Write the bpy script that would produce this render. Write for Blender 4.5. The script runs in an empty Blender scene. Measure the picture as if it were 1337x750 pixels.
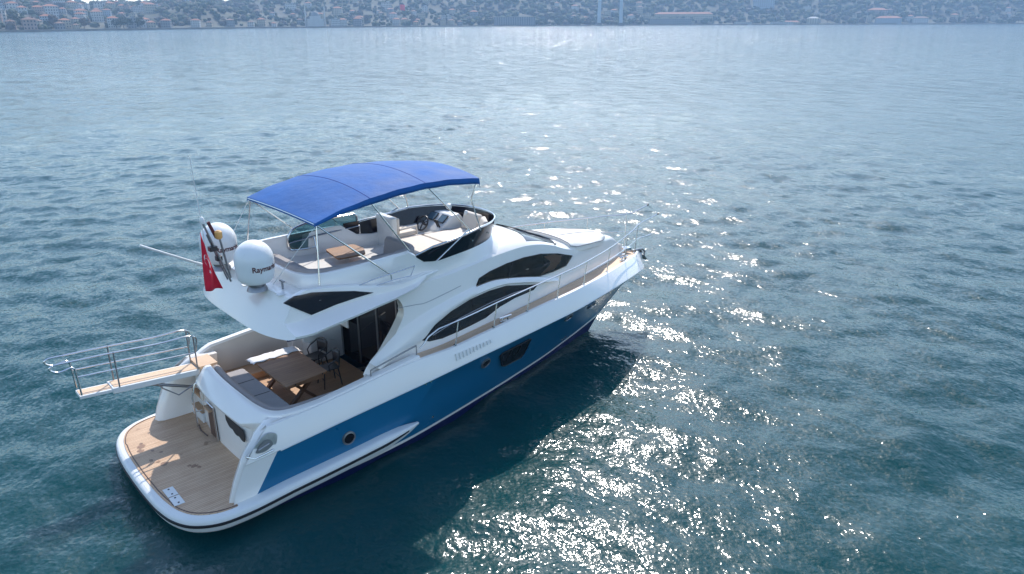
import bpy, bmesh, math, random
import numpy as np
from mathutils import Vector, Matrix
random.seed(7); rng = np.random.default_rng(7)
R = math.radians
scene = bpy.context.scene
COL = scene.collection

# ------------------------------------------------------------ camera, world, sun, exposure
# metres; the yacht lies along +X (bow), +Y is its port side, z = 0 is the water
CAM = Vector((-3.0054, -15.0664, 9.2945)); HEAD = 48.460; PITCH = 19.447; ROLL = -0.192
cam_d = bpy.data.cameras.new('camera'); cam = bpy.data.objects.new('camera', cam_d); COL.objects.link(cam)
right = Vector((0.74775, -0.66397, -0.00316)); up = Vector((0.22329, 0.24698, 0.94294)); fwd = Vector((0.62531, 0.70579, -0.33294))
mw = Matrix((right, up, -fwd)).transposed().to_4x4(); mw.translation = CAM
cam.matrix_world = mw
cam_d.sensor_width = 36; cam_d.lens = 983.93/1337*36
cam_d.clip_start = 0.1; cam_d.clip_end = 20000
scene.camera = cam

SUN_AZ = 43.5; SUN_EL = 43.0          # direction towards the sun, ccw from +X
world = bpy.data.worlds.new('World'); scene.world = world; world.use_nodes = True
wn = world.node_tree; wn.nodes.clear()
sky = wn.nodes.new('ShaderNodeTexSky'); sky.sky_type = 'NISHITA'; sky.sun_disc = False
sky.sun_elevation = R(SUN_EL); sky.sun_rotation = R(90-SUN_AZ)
sky.air_density = 1.0; sky.dust_density = .45; sky.ozone_density = 1.0; sky.altitude = 0
bg = wn.nodes.new('ShaderNodeBackground'); bg.inputs['Strength'].default_value = 0.145
wo = wn.nodes.new('ShaderNodeOutputWorld')
wn.links.new(sky.outputs[0], bg.inputs['Color']); wn.links.new(bg.outputs[0], wo.inputs['Surface'])
sd = bpy.data.lights.new('sun', 'SUN'); sd.energy = 2.8; sd.angle = R(0.53); sd.color = (1.0, .95, .88)
so = bpy.data.objects.new('sun', sd); COL.objects.link(so)
ds = Vector((math.cos(R(SUN_EL))*math.cos(R(SUN_AZ)), math.cos(R(SUN_EL))*math.sin(R(SUN_AZ)), math.sin(R(SUN_EL))))
so.rotation_euler = ds.to_track_quat('Z', 'Y').to_euler(); so.location = (0, 0, 60)
vs = scene.view_settings
scene.display_settings.display_device = 'sRGB'
vs.view_transform = 'Standard'; vs.look = 'None'; vs.exposure = 0.97; vs.gamma = 1.0; vs.use_curve_mapping = False
scene.render.engine = 'CYCLES'
scene.cycles.use_denoising = True
scene.cycles.max_bounces = 8; scene.cycles.volume_bounces = 1; scene.cycles.transparent_max_bounces = 12
scene.cycles.caustics_reflective = False; scene.cycles.caustics_refractive = False
scene.cycles.sample_clamp_indirect = 4.0

# ------------------------------------------------------------ materials
def nmat(name):
    m = bpy.data.materials.new(name); m.use_nodes = True
    nt = m.node_tree; return m, nt, nt.nodes['Principled BSDF']
def mat(name, col, rough=.4, metal=0., var=0., vscale=3., bump=0., bscale=40., coat=0., ior=1.5):
    m, nt, b = nmat(name)
    b.inputs['Base Color'].default_value = (*col, 1); b.inputs['Roughness'].default_value = rough
    b.inputs['Metallic'].default_value = metal; b.inputs['IOR'].default_value = ior
    if coat: b.inputs['Coat Weight'].default_value = coat; b.inputs['Coat Roughness'].default_value = .08
    tc = nt.nodes.new('ShaderNodeTexCoord')
    if var:
        n = nt.nodes.new('ShaderNodeTexNoise'); n.inputs['Scale'].default_value = vscale; n.inputs['Detail'].default_value = 6
        nt.links.new(tc.outputs['Object'], n.inputs['Vector'])
        mr = nt.nodes.new('ShaderNodeMapRange'); mr.inputs['From Min'].default_value = .3; mr.inputs['From Max'].default_value = .7
        mr.inputs['To Min'].default_value = 1-var; mr.inputs['To Max'].default_value = 1+var
        nt.links.new(n.outputs['Fac'], mr.inputs['Value'])
        mx = nt.nodes.new('ShaderNodeVectorMath'); mx.operation = 'SCALE'; mx.inputs[0].default_value = col
        nt.links.new(mr.outputs[0], mx.inputs['Scale']); nt.links.new(mx.outputs[0], b.inputs['Base Color'])
        mr2 = nt.nodes.new('ShaderNodeMapRange'); mr2.inputs['To Min'].default_value = max(.02, rough-.1); mr2.inputs['To Max'].default_value = rough+.1
        nt.links.new(n.outputs['Fac'], mr2.inputs['Value']); nt.links.new(mr2.outputs[0], b.inputs['Roughness'])
    if bump:
        n = nt.nodes.new('ShaderNodeTexNoise'); n.inputs['Scale'].default_value = bscale; n.inputs['Detail'].default_value = 4
        nt.links.new(tc.outputs['Object'], n.inputs['Vector'])
        bp = nt.nodes.new('ShaderNodeBump'); bp.inputs['Strength'].default_value = bump; bp.inputs['Distance'].default_value = .02
        nt.links.new(n.outputs['Fac'], bp.inputs['Height']); nt.links.new(bp.outputs[0], b.inputs['Normal'])
    return m
def plank_mat(name, c1, c2, width, axis=1, caulk=(.06, .045, .035), gap=.08, stain=0.):
    m, nt, b = nmat(name); N = nt.nodes; L = nt.links
    tc = N.new('ShaderNodeTexCoord'); sp = N.new('ShaderNodeSeparateXYZ'); L.new(tc.outputs['Object'], sp.inputs[0])
    d = N.new('ShaderNodeMath'); d.operation = 'DIVIDE'; L.new(sp.outputs[axis], d.inputs[0]); d.inputs[1].default_value = width
    fr = N.new('ShaderNodeMath'); fr.operation = 'FRACT'; L.new(d.outputs[0], fr.inputs[0])
    fl = N.new('ShaderNodeMath'); fl.operation = 'FLOOR'; L.new(d.outputs[0], fl.inputs[0])
    wnz = N.new('ShaderNodeTexWhiteNoise'); wnz.noise_dimensions = '1D'; L.new(fl.outputs[0], wnz.inputs['W'])
    mp = N.new('ShaderNodeMapping'); L.new(tc.outputs['Object'], mp.inputs[0])
    mp.inputs['Scale'].default_value = (2, 30, 10) if axis == 1 else (30, 2, 10)
    gn = N.new('ShaderNodeTexNoise'); gn.inputs['Scale'].default_value = 1.5; gn.inputs['Detail'].default_value = 7; L.new(mp.outputs[0], gn.inputs['Vector'])
    big = N.new('ShaderNodeTexNoise'); big.inputs['Scale'].default_value = 1.3; big.inputs['Detail'].default_value = 5; L.new(tc.outputs['Object'], big.inputs['Vector'])
    a = N.new('ShaderNodeMath'); a.operation = 'ADD'; L.new(gn.outputs['Fac'], a.inputs[0]); L.new(big.outputs['Fac'], a.inputs[1])
    a2 = N.new('ShaderNodeMath'); a2.operation = 'MULTIPLY_ADD'; L.new(wnz.outputs[0], a2.inputs[0]); a2.inputs[1].default_value = .35; L.new(a.outputs[0], a2.inputs[2])
    mr = N.new('ShaderNodeMapRange'); L.new(a2.outputs[0], mr.inputs['Value']); mr.inputs['From Min'].default_value = .75; mr.inputs['From Max'].default_value = 1.6
    mx = N.new('ShaderNodeMix'); mx.data_type = 'RGBA'; L.new(mr.outputs[0], mx.inputs['Factor'])
    mx.inputs['A'].default_value = (*c1, 1); mx.inputs['B'].default_value = (*c2, 1)
    lt = N.new('ShaderNodeMath'); lt.operation = 'LESS_THAN'; L.new(fr.outputs[0], lt.inputs[0]); lt.inputs[1].default_value = gap
    m2 = N.new('ShaderNodeMix'); m2.data_type = 'RGBA'; L.new(lt.outputs[0], m2.inputs['Factor'])
    L.new(mx.outputs['Result'], m2.inputs['A']); m2.inputs['B'].default_value = (*caulk, 1)
    out = m2.outputs['Result']
    if stain:
        sn = N.new('ShaderNodeTexNoise'); sn.inputs['Scale'].default_value = 2.1; sn.inputs['Detail'].default_value = 3; L.new(tc.outputs['Object'], sn.inputs['Vector'])
        sr = N.new('ShaderNodeMapRange'); sr.inputs['From Min'].default_value = .68; sr.inputs['From Max'].default_value = .72; L.new(sn.outputs['Fac'], sr.inputs['Value'])
        sr.inputs['To Max'].default_value = stain
        m3 = N.new('ShaderNodeMix'); m3.data_type = 'RGBA'; L.new(sr.outputs[0], m3.inputs['Factor'])
        L.new(out, m3.inputs['A']); m3.inputs['B'].default_value = (.17, .075, .03, 1); out = m3.outputs['Result']
    L.new(out, b.inputs['Base Color']); b.inputs['Roughness'].default_value = .6
    return m
def glass_mat(name, tint, alpha, rough=.03):
    m = bpy.data.materials.new(name); m.use_nodes = True; nt = m.node_tree; nt.nodes.clear()
    t = nt.nodes.new('ShaderNodeBsdfTransparent'); t.inputs[0].default_value = (*tint, 1)
    g = nt.nodes.new('ShaderNodeBsdfGlossy'); g.inputs['Roughness'].default_value = rough
    f = nt.nodes.new('ShaderNodeFresnel'); f.inputs[0].default_value = 1.5
    dd = nt.nodes.new('ShaderNodeBsdfDiffuse'); dd.inputs[0].default_value = (*[c*.15 for c in tint], 1)
    m1 = nt.nodes.new('ShaderNodeMixShader'); m1.inputs[0].default_value = alpha
    m2 = nt.nodes.new('ShaderNodeMixShader'); o = nt.nodes.new('ShaderNodeOutputMaterial')
    nt.links.new(t.outputs[0], m1.inputs[1]); nt.links.new(dd.outputs[0], m1.inputs[2])
    nt.links.new(f.outputs[0], m2.inputs[0]); nt.links.new(m1.outputs[0], m2.inputs[1]); nt.links.new(g.outputs[0], m2.inputs[2])
    nt.links.new(m2.outputs[0], o.inputs[0]); return m

WHITE = mat('white_gelcoat', (.87, .83, .78), .22, var=.025, vscale=.8, coat=.4)
WHITE2 = mat('white_moulding', (.72, .72, .70), .35, var=.03, vscale=2)
DOMEW = mat('dome_white', (.80, .80, .79), .3, var=.02, vscale=3)
BLUE = mat('blue_hull_paint', (.005, .128, .26), .3, var=.04, vscale=.6, coat=.12)
NAVY = mat('navy_bottom_paint', (.003, .010, .065), .35, var=.15, vscale=2)
BLACK = mat('black_rubber', (.015, .015, .018), .45)
DARKG = mat('dark_glass', (.008, .008, .012), .04, ior=1.5)
SMOKE = mat('smoked_acrylic', (.010, .009, .016), .12)
STEEL = mat('polished_steel', (.62, .62, .62), .18, metal=1.)
FAIR = mat('brushed_plate', (.55, .55, .55), .35, metal=.9, var=.15, vscale=9)
STEELD = mat('dull_steel', (.30, .30, .31), .35, metal=.8)
TEAK = plank_mat('teak_planking', (.46, .28, .16), (.62, .42, .27), .058, 1, stain=.0)
TEAKP = plank_mat('teak_platform', (.46, .28, .165), (.64, .44, .285), .058, 1, stain=.55)
TEAKD = plank_mat('teak_side_deck', (.58, .38, .235), (.74, .53, .36), .05, 1, gap=.08)
TEAKC = plank_mat('teak_cockpit', (.42, .24, .13), (.58, .35, .20), .06, 1)
TEAKT = plank_mat('teak_table', (.17, .075, .032), (.35, .18, .09), .10, 1, gap=.05)
GREYC = mat('grey_upholstery', (.33, .31, .31), .85, var=.06, vscale=4, bump=.3, bscale=60)
TAUPE = mat('taupe_upholstery', (.36, .31, .29), .85, var=.06, vscale=4, bump=.3, bscale=60)
CREAM = mat('cream_upholstery', (.72, .64, .55), .8, var=.04, vscale=4, bump=.3, bscale=50)
PADW = mat('sun_pad_cover', (.80, .77, .71), .85, var=.05, vscale=3, bump=.5, bscale=12)
CREAMP = mat('cream_panel', (.62, .56, .50), .5, var=.03)
CANV = mat('blue_canvas', (.003, .092, .32), .8, var=.12, vscale=1.6, bump=.8, bscale=5)
CANVD = mat('canvas_seam', (.015, .055, .26), .85)
CLOTH = mat('white_linen', (.76, .75, .76), .9, bump=.6, bscale=18)
DKWOOD = mat('brown_door', (.10, .055, .04), .45, var=.15, vscale=6)
CHAIRM = mat('chair_dark_metal', (.035, .033, .035), .4)
RED = mat('red_flag_cloth', (.62, .008, .035), .8, var=.1, vscale=8)
FLAGW = mat('white_flag_print', (.8, .8, .8), .8)
MAROON = mat('maroon_lettering', (.10, .012, .015), .5)
AMBER = mat('amber_lamp', (.65, .36, .12), .4)
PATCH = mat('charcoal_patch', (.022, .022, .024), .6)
TINT = glass_mat('tinted_screen', (.52, .70, .74), .16)
PANE = glass_mat('smoked_pane', (.50, .42, .38), .05, .02)
BEIGEI = mat('beige_interior_trim', (.75, .55, .38), .6)

# ------------------------------------------------------------ mesh builder
class G:
    def __init__(s): s.v = []; s.f = []; s.m = []
    def add(s, vs, fs, mi=0):
        o = len(s.v); s.v += [tuple(v) for v in vs]
        for f in fs: s.f.append([o+i for i in f]); s.m.append(mi)
        return s
    def loft(s, rows, mi=0, cv=False, cu=False, mfun=None):
        n = len(rows[0]); vs = [p for r in rows for p in r]; o = len(s.v); s.v += [tuple(p) for p in vs]
        nr = len(rows)
        for i in range(nr if cv else nr-1):
            for j in range(n if cu else n-1):
                a = i*n+j; b = i*n+(j+1) % n; c = ((i+1) % nr)*n+(j+1) % n; d = ((i+1) % nr)*n+j
                s.f.append([o+a, o+b, o+c, o+d]); s.m.append(mfun(i, j) if mfun else mi)
        return s
    def poly(s, pts, mi=0): return s.add(pts, [list(range(len(pts)))], mi)
    def extr(s, pts, vec, mi=0):
        n = len(pts); vec = Vector(vec); a = [Vector(p) for p in pts]; b = [p+vec for p in a]
        fs = [list(range(n))[::-1], list(range(n, 2*n))]+[[i, (i+1) % n, n+(i+1) % n, n+i] for i in range(n)]
        return s.add(a+b, fs, mi)
    def prism(s, xy, z0, z1, mi=0): return s.extr([(x, y, z0) for x, y in xy], (0, 0, z1-z0), mi)
    def box(s, c, d, mi=0, rz=0., rx=0., ry=0.):
        M = Matrix.Rotation(rz, 3, 'Z') @ Matrix.Rotation(ry, 3, 'Y') @ Matrix.Rotation(rx, 3, 'X'); c = Vector(c)
        vs = [c+M @ Vector((x*d[0]/2, y*d[1]/2, z*d[2]/2)) for x in (-1, 1) for y in (-1, 1) for z in (-1, 1)]
        return s.add(vs, [(0, 1, 3, 2), (4, 6, 7, 5), (0, 4, 5, 1), (2, 3, 7, 6), (0, 2, 6, 4), (1, 5, 7, 3)], mi)
    def tube(s, pts, r=.018, n=8, mi=0, closed=False, r1=None):
        P = [Vector(p) for p in pts]; rows = []; N = len(P); prev = None
        for i, p in enumerate(P):
            if closed: t = P[(i+1) % N]-P[i-1]
            else: t = P[min(i+1, N-1)]-P[max(i-1, 0)]
            t.normalize()
            if prev is None:
                a = Vector((0, 0, 1)) if abs(t.z) < .9 else Vector((1, 0, 0)); u = t.cross(a).normalized()
            else: u = (prev-t*prev.dot(t)).normalized()
            prev = u; w = t.cross(u); rr = r if r1 is None else r+(r1-r)*i/(N-1)
            rows.append([p+u*math.cos(2*math.pi*k/n)*rr+w*math.sin(2*math.pi*k/n)*rr for k in range(n)])
        o = len(s.v); s.loft(rows, mi, cv=closed, cu=True)
        if not closed: s.f.append([o+k for k in range(n)][::-1]); s.m.append(mi); s.f.append([o+(N-1)*n+k for k in range(n)]); s.m.append(mi)
        return s
    def rev(s, prof, c, n=32, mi=0, axis=None):
        c = Vector(c); M = Matrix.Identity(3) if axis is None else Vector(axis).normalized().to_track_quat('Z', 'Y').to_matrix()
        rows = [[c+M @ Vector((r*math.cos(2*math.pi*k/n), r*math.sin(2*math.pi*k/n), z)) for k in range(n)] for r, z in prof]
        o = len(s.v); s.loft(rows, mi, cu=True); L = len(prof)
        s.f.append([o+k for k in range(n)]); s.m.append(mi); s.f.append([o+(L-1)*n+k for k in range(n)]); s.m.append(mi)
        return s
def obj(name, g, mats, parent=None, smooth=40, bevel=0., segs=2, solid=0., loc=None, sub=0):
    me = bpy.data.meshes.new(name); me.from_pydata(g.v, [], g.f)
    mats = mats if isinstance(mats, (list, tuple)) else [mats]
    for m in mats: me.materials.append(m)
    me.polygons.foreach_set('material_index', g.m)
    bm = bmesh.new(); bm.from_mesh(me)
    bmesh.ops.remove_doubles(bm, verts=bm.verts, dist=1e-5)
    bmesh.ops.recalc_face_normals(bm, faces=bm.faces); bm.to_mesh(me); bm.free()
    if smooth:
        me.polygons.foreach_set('use_smooth', [True]*len(me.polygons)); me.set_sharp_from_angle(angle=R(smooth))
    me.update()
    o = bpy.data.objects.new(name, me); COL.objects.link(o)
    if loc: o.location = loc
    if parent: o.parent = parent
    if solid:
        md = o.modifiers.new('thickness', 'SOLIDIFY'); md.thickness = solid; md.offset = 0
    if bevel:
        md = o.modifiers.new('edge', 'BEVEL'); md.width = bevel; md.segments = segs; md.limit_method = 'ANGLE'; md.angle_limit = R(35)
    if sub:
        md = o.modifiers.new('sub', 'SUBSURF'); md.levels = sub; md.render_levels = sub
    return o
def tag(o, label=None, cat=None, group=None, kind=None):
    if label: o['label'] = label
    if cat: o['category'] = cat
    if group: o['group'] = group
    if kind: o['kind'] = kind
    return o
def empty(name, loc=(0, 0, 0), rz=0.):
    e = bpy.data.objects.new(name, None); COL.objects.link(e); e.location = loc; e.rotation_euler = (0, 0, rz); e.empty_display_size = .3
    return e
def lerp(a, b, t): return a+(b-a)*t
def curve(P):
    xs = [p[0] for p in P]; ys = [p[1] for p in P]
    # monotone smooth-ish: interpolate, then box smooth
    gx = np.linspace(xs[0], xs[-1], 400); gy = np.interp(gx, xs, ys); w = 15
    pad = np.concatenate([2*gy[0]-gy[w:0:-1], gy, 2*gy[-1]-gy[-2:-w-2:-1]])
    sm = np.convolve(pad, np.ones(2*w+1)/(2*w+1), 'valid')
    return lambda x: float(np.interp(x, gx, sm))
def catmull(P, k=6, closed=False):
    P = [Vector(p) for p in P]; n = len(P); out = []
    for i in range(n if closed else n-1):
        p0 = P[i-1] if (closed or i > 0) else P[0]; p1 = P[i]; p2 = P[(i+1) % n]; p3 = P[(i+2) % n] if (closed or i+2 < n) else P[n-1]
        for j in range(k):
            t = j/k
            out.append(.5*((2*p1)+(p2-p0)*t+(2*p0-5*p1+4*p2-p3)*t*t+(3*p1-p0-3*p2+p3)*t**3))
    if not closed: out.append(P[-1])
    return out
def round_poly(xy, r, k=5):
    out = []; n = len(xy)
    for i in range(n):
        p = Vector(xy[i]); a = Vector(xy[i-1])-p; b = Vector(xy[(i+1) % n])-p
        rr = min(r, a.length*.45, b.length*.45); a.normalize(); b.normalize()
        A = p+a*rr; B = p+b*rr
        for j in range(k+1):
            t = j/k; out.append(tuple(A*(1-t)**2+p*2*t*(1-t)+B*t*t))
    return out
def catmull_xz(P): return [(p.x, p.y) for p in catmull([(a, b_, 0) for a, b_ in P], 4)]
def mirror(pts): return [(p[0], -p[1], p[2]) for p in pts]

# ============================================================ SETTING
# ---- water: one sheet of wind waves, tessellated finer around the yacht, reaching the far shore
def spaced(lo, hi, c0, c1, d0, g):
    a = list(np.arange(c0, c1, d0)); d = d0; x = a[-1]
    while x < hi: d *= g; x += d; a.append(min(x, hi))
    d = d0; x = a[0]; b = []
    while x > lo: d *= g; x -= d; b.append(max(x, lo))
    return np.array(b[::-1]+a)
gx = spaced(-900, 3300, -14, 46, .16, 1.035); gy = spaced(-1500, 3300, -16, 44, .16, 1.035)
X, Y = np.meshgrid(gx, gy, indexing='ij')
SX = np.gradient(gx)[:, None]*np.ones_like(X); SY = np.gradient(gy)[None, :]*np.ones_like(X); SP = np.maximum(SX, SY)
Z = np.zeros_like(X)
NW = 80; WDIR = R(236)
for i in range(NW):
    lam = math.exp(rng.uniform(math.log(.6), math.log(4.6)))
    th = WDIR+rng.normal(0, .95); ph = rng.uniform(0, 2*math.pi); k = 2*math.pi/lam
    slope = .112*math.sqrt(2/NW)*(1.0 if lam < 5 else .6)
    w = np.clip((lam/SP-2.5)/2.5, 0, 1)
    s_ = k*(X*math.cos(th)+Y*math.sin(th))+ph
    Z += w*slope*lam/(2*math.pi)*(np.sin(s_)+.18*np.cos(2*s_))
gust = .75+.25*np.sin(X*.06+1.3*np.sin(Y*.045))*np.sin(Y*.07+X*.02)
Z *= gust
nx, ny = X.shape
me = bpy.data.meshes.new('water')
me.vertices.add(nx*ny); me.vertices.foreach_set('co', np.stack([X, Y, Z], -1).astype(np.float32).ravel())
ii = (np.arange(nx-1)[:, None]*ny+np.arange(ny-1)[None, :]).ravel()
quads = np.stack([ii, ii+ny, ii+ny+1, ii+1], -1).astype(np.int32)
me.loops.add(quads.size); me.loops.foreach_set('vertex_index', quads.ravel())
me.polygons.add(len(quads)); me.polygons.foreach_set('loop_start', np.arange(0, quads.size, 4, dtype=np.int32))
me.polygons.foreach_set('use_smooth', np.ones(len(quads), dtype=bool)); me.update(calc_edges=True)
water = bpy.data.objects.new('water', me); COL.objects.link(water); tag(water, 'rippled teal sea water with sun glitter around the yacht', kind='structure')
m, nt, b = nmat('sea_water'); N = nt.nodes; L = nt.links
b.inputs['Base Color'].default_value = (.0002, .044, .046, 1); b.inputs['Roughness'].default_value = .08; b.inputs['IOR'].default_value = 1.333
b.subsurface_method = 'BURLEY'; b.inputs['Subsurface Weight'].default_value = 1; b.inputs['Subsurface Radius'].default_value = (.5, 1, 1); b.inputs['Subsurface Scale'].default_value = 2.2
geo = N.new('ShaderNodeNewGeometry')
def ripple(scale, stretch, dist, prev, detail=3, strength=1.):
    mp = N.new('ShaderNodeMapping'); mp.vector_type = 'POINT'; L.new(geo.outputs['Position'], mp.inputs[0])
    mp.inputs['Rotation'].default_value = (0, 0, -WDIR); mp.inputs['Scale'].default_value = (scale, scale*stretch, scale)
    n = N.new('ShaderNodeTexNoise'); n.inputs['Scale'].default_value = 1; n.inputs['Detail'].default_value = detail; n.inputs['Roughness'].default_value = .55
    L.new(mp.outputs[0], n.inputs['Vector'])
    bp = N.new('ShaderNodeBump'); bp.inputs['Distance'].default_value = dist; bp.inputs['Strength'].default_value = strength
    L.new(n.outputs['Fac'], bp.inputs['Height'])
    if prev is not None: L.new(prev.outputs[0], bp.inputs['Normal'])
    return bp
b1 = ripple(.5, .75, .14, None, 2)
b2 = ripple(2.2, .85, .05, b1, 3)
b3 = ripple(7.5, .9, .018, b2, 2)
# fine cat's-paw roughness as slopes, the same from any distance
prev = b3
gmp = N.new('ShaderNodeMapping'); L.new(geo.outputs['Position'], gmp.inputs[0]); gmp.inputs['Rotation'].default_value = (0, 0, -WDIR+.5); gmp.inputs['Scale'].default_value = (.03, .009, .03)
gn_ = N.new('ShaderNodeTexNoise'); gn_.inputs['Scale'].default_value = 1; gn_.inputs['Detail'].default_value = 4; L.new(gmp.outputs[0], gn_.inputs['Vector'])
gust_f = N.new('ShaderNodeMapRange'); L.new(gn_.outputs['Fac'], gust_f.inputs['Value']); gust_f.inputs['From Min'].default_value = .3; gust_f.inputs['From Max'].default_value = .7; gust_f.inputs['To Min'].default_value = .65; gust_f.inputs['To Max'].default_value = 1.35
# open water farther from the yacht is more wind-ruffled
ln_ = N.new('ShaderNodeVectorMath'); ln_.operation = 'LENGTH'; L.new(geo.outputs['Position'], ln_.inputs[0])
far_f = N.new('ShaderNodeMapRange'); L.new(ln_.outputs['Value'], far_f.inputs['Value']); far_f.inputs['From Min'].default_value = 60; far_f.inputs['From Max'].default_value = 420; far_f.inputs['To Min'].default_value = 1.0; far_f.inputs['To Max'].default_value = 3.8
for sc_, st_, am in ((.45, .6, .27), (2.6, .7, .26), (12.0, .85, .40)):
    mp = N.new('ShaderNodeMapping'); L.new(geo.outputs['Position'], mp.inputs[0]); mp.inputs['Rotation'].default_value = (0, 0, -WDIR); mp.inputs['Scale'].default_value = (sc_, sc_*st_, sc_)
    n = N.new('ShaderNodeTexNoise'); n.inputs['Scale'].default_value = 1; n.inputs['Detail'].default_value = 2; L.new(mp.outputs[0], n.inputs['Vector'])
    v1 = N.new('ShaderNodeVectorMath'); v1.operation = 'SUBTRACT'; L.new(n.outputs['Color'], v1.inputs[0]); v1.inputs[1].default_value = (.5, .5, .5)
    v2 = N.new('ShaderNodeVectorMath'); v2.operation = 'MULTIPLY'; L.new(v1.outputs[0], v2.inputs[0])
    gm = N.new('ShaderNodeMath'); gm.operation = 'MULTIPLY'; L.new(gust_f.outputs[0], gm.inputs[0]); gm2 = N.new('ShaderNodeMath'); gm2.operation = 'MULTIPLY'; L.new(far_f.outputs[0], gm2.inputs[0]); gm2.inputs[1].default_value = am; L.new(gm2.outputs[0], gm.inputs[1])
    gc = N.new('ShaderNodeCombineXYZ'); L.new(gm.outputs[0], gc.inputs[0]); L.new(gm.outputs[0], gc.inputs[1]); L.new(gc.outputs[0], v2.inputs[1])
    v3 = N.new('ShaderNodeVectorMath'); v3.operation = 'ADD'; L.new(prev.outputs[0], v3.inputs[0]); L.new(v2.outputs[0], v3.inputs[1])
    v4 = N.new('ShaderNodeVectorMath'); v4.operation = 'NORMALIZE'; L.new(v3.outputs[0], v4.inputs[0]); prev = v4
L.new(prev.outputs[0], b.inputs['Normal'])
# a share of the surface is finely wind-roughened: the broad silver sheen under the sun
gl = N.new('ShaderNodeBsdfPrincipled'); gl.inputs['Base Color'].default_value = (.0004, .036, .046, 1); gl.inputs['Roughness'].default_value = .40; gl.inputs['IOR'].default_value = 1.333
L.new(prev.outputs[0], gl.inputs['Normal'])
mxs = N.new('ShaderNodeMixShader'); mxs.inputs[0].default_value = .26; L.new(b.outputs[0], mxs.inputs[1]); L.new(gl.outputs[0], mxs.inputs[2])
L.new(mxs.outputs[0], nt.nodes['Material Output'].inputs['Surface'])
me.materials.append(m)

# ---- far shore: hilly land, polar strip beyond the water
CX, CY = CAM.x, CAM.y
def az_of(px): return HEAD-math.degrees(math.atan((px-668.5)/983.93/1.0605))     # compass bearing of a column of the view
_px = [-700, -500, 0, 335, 670, 1005, 1337, 1900, 2300]
_D = [560, 650, 950, 1250, 1450, 1700, 1900, 2200, 2300]
AZ = [az_of(p) for p in _px]
def coast(az): return float(np.interp(-az, [-a for a in AZ], _D))
SKY = [(-700, 5), (-300, 4), (0, 4), (50, 3), (72, 9), (110, 10), (200, 9), (235, -4), (270, -3), (298, 8), (318, 2), (350, -12), (500, -16), (700, -22), (1000, -26), (1337, -28), (2300, -28)]
def crest_h(az):
    px = 668.5+math.tan(R(HEAD-az))*1.0605*983.93
    y = np.interp(px, [s[0] for s in SKY], [s[1] for s in SKY])
    return 9.3+(27.6-y)/983.93/1.06*(coast(az)+560)*math.cos(R(HEAD-az))**-1*.97
_ga = np.linspace(AZ[-1], AZ[0], 500); _gh = np.array([crest_h(a)*min(1, max(.06, (668.5+math.tan(R(HEAD-a))*1043.5+690)/420))*min(1, max(.06, (2290-668.5-math.tan(R(HEAD-a))*1043.5)/500)) for a in _ga])
def vnoise(x, y, seed=0):
    def h(i, j): v = np.sin(i*127.1+j*311.7+seed*74.7)*43758.5453; return v-np.floor(v)
    i = np.floor(x); j = np.floor(y); u = x-i; v = y-j; u = u*u*(3-2*u); v = v*v*(3-2*v)
    return h(i, j)*(1-u)*(1-v)+h(i+1, j)*u*(1-v)+h(i, j+1)*(1-u)*v+h(i+1, j+1)*u*v
def ground_h(az, d):
    Hc = float(np.interp(az, _ga, _gh)); t = min(max((d-25)/535, 0), 1); s = t*t*(3-2*t)*.55+t*.45
    D = coast(az)+d; x = R(az)*1500/70; y = d/70
    n = (vnoise(x, y, 1)-.5)*16+(vnoise(x*2.3, y*2.3, 2)-.5)*8
    h = 1.6+(Hc-1.6)*s+n*min(t*3, 1)*(1-t)
    if d > 560: h -= (d-560)*.02
    px = 668.5+math.tan(R(HEAD-az))*1.0605*983.93
    h += 13*math.exp(-((px-262)/50)**2-((d-170)/90)**2)+10*math.exp(-((px-300)/45)**2-((d-120)/60)**2)
    return float(h)
def at(px, d):
    az = az_of(px); D = coast(az)+d
    return Vector((CX+D*math.cos(R(az)), CY+D*math.sin(R(az)), ground_h(az, d)))
ds_ = [-60, -6, -1, 0, 6, 12]+list(np.linspace(20, 560, 45))+[640, 800, 1000]
azs = np.linspace(AZ[0], AZ[-1], 320)
g = G(); rows = []
for a in azs:
    r_ = []
    for d in ds_:
        D = coast(a)+d; z = -3 if d < -5 else (-.5 if d < 0 else ground_h(a, max(d, 0)))
        r_.append((CX+D*math.cos(R(a)), CY+D*math.sin(R(a)), z))
    rows.append(r_)
g.loft(rows)
LAND = mat('hillside_ground', (.055, .055, .036), .9, var=.5, vscale=.03)
hill = obj('hills', g, LAND, smooth=60); tag(hill, 'long hazy hillside of the far shore', kind='structure')
g = G(); q = [(CX+(coast(a)-1.5)*math.cos(R(a)), CY+(coast(a)-1.5)*math.sin(R(a))) for a in azs]
q2 = [(CX+(coast(a)+9)*math.cos(R(a)), CY+(coast(a)+9)*math.sin(R(a))) for a in azs]
g.loft([[(x, y, -.8) for x, y in q], [(x, y, 2.1) for x, y in q], [(x, y, 2.1) for x, y in q2]])
quay = obj('quay_road', g, mat('quay_stone', (.20, .18, .16), .9, var=.3, vscale=.05)); tag(quay, 'low stone quay along the far waterline', kind='structure')

# haze: even air round the camera, sea and shore
g = G(); g.box(((-1000+4300)/2, (-1600+4300)/2, (190-4.2)/2), (5300, 5900, 194.2))
hz = obj('haze', g, [], smooth=0); tag(hz, 'pale blue sea haze over the water', kind='stuff')
hm = bpy.data.materials.new('sea_haze'); hm.use_nodes = True; hn = hm.node_tree; hn.nodes.clear()
pv = hn.nodes.new('ShaderNodeVolumePrincipled'); pv.inputs['Color'].default_value = (.50, .72, 1.0, 1); pv.inputs['Density'].default_value = .00025
pv.inputs['Anisotropy'].default_value = .0
ho = hn.nodes.new('ShaderNodeOutputMaterial'); hn.links.new(pv.outputs[0], ho.inputs['Volume']); hz.data.materials.append(hm)

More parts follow.
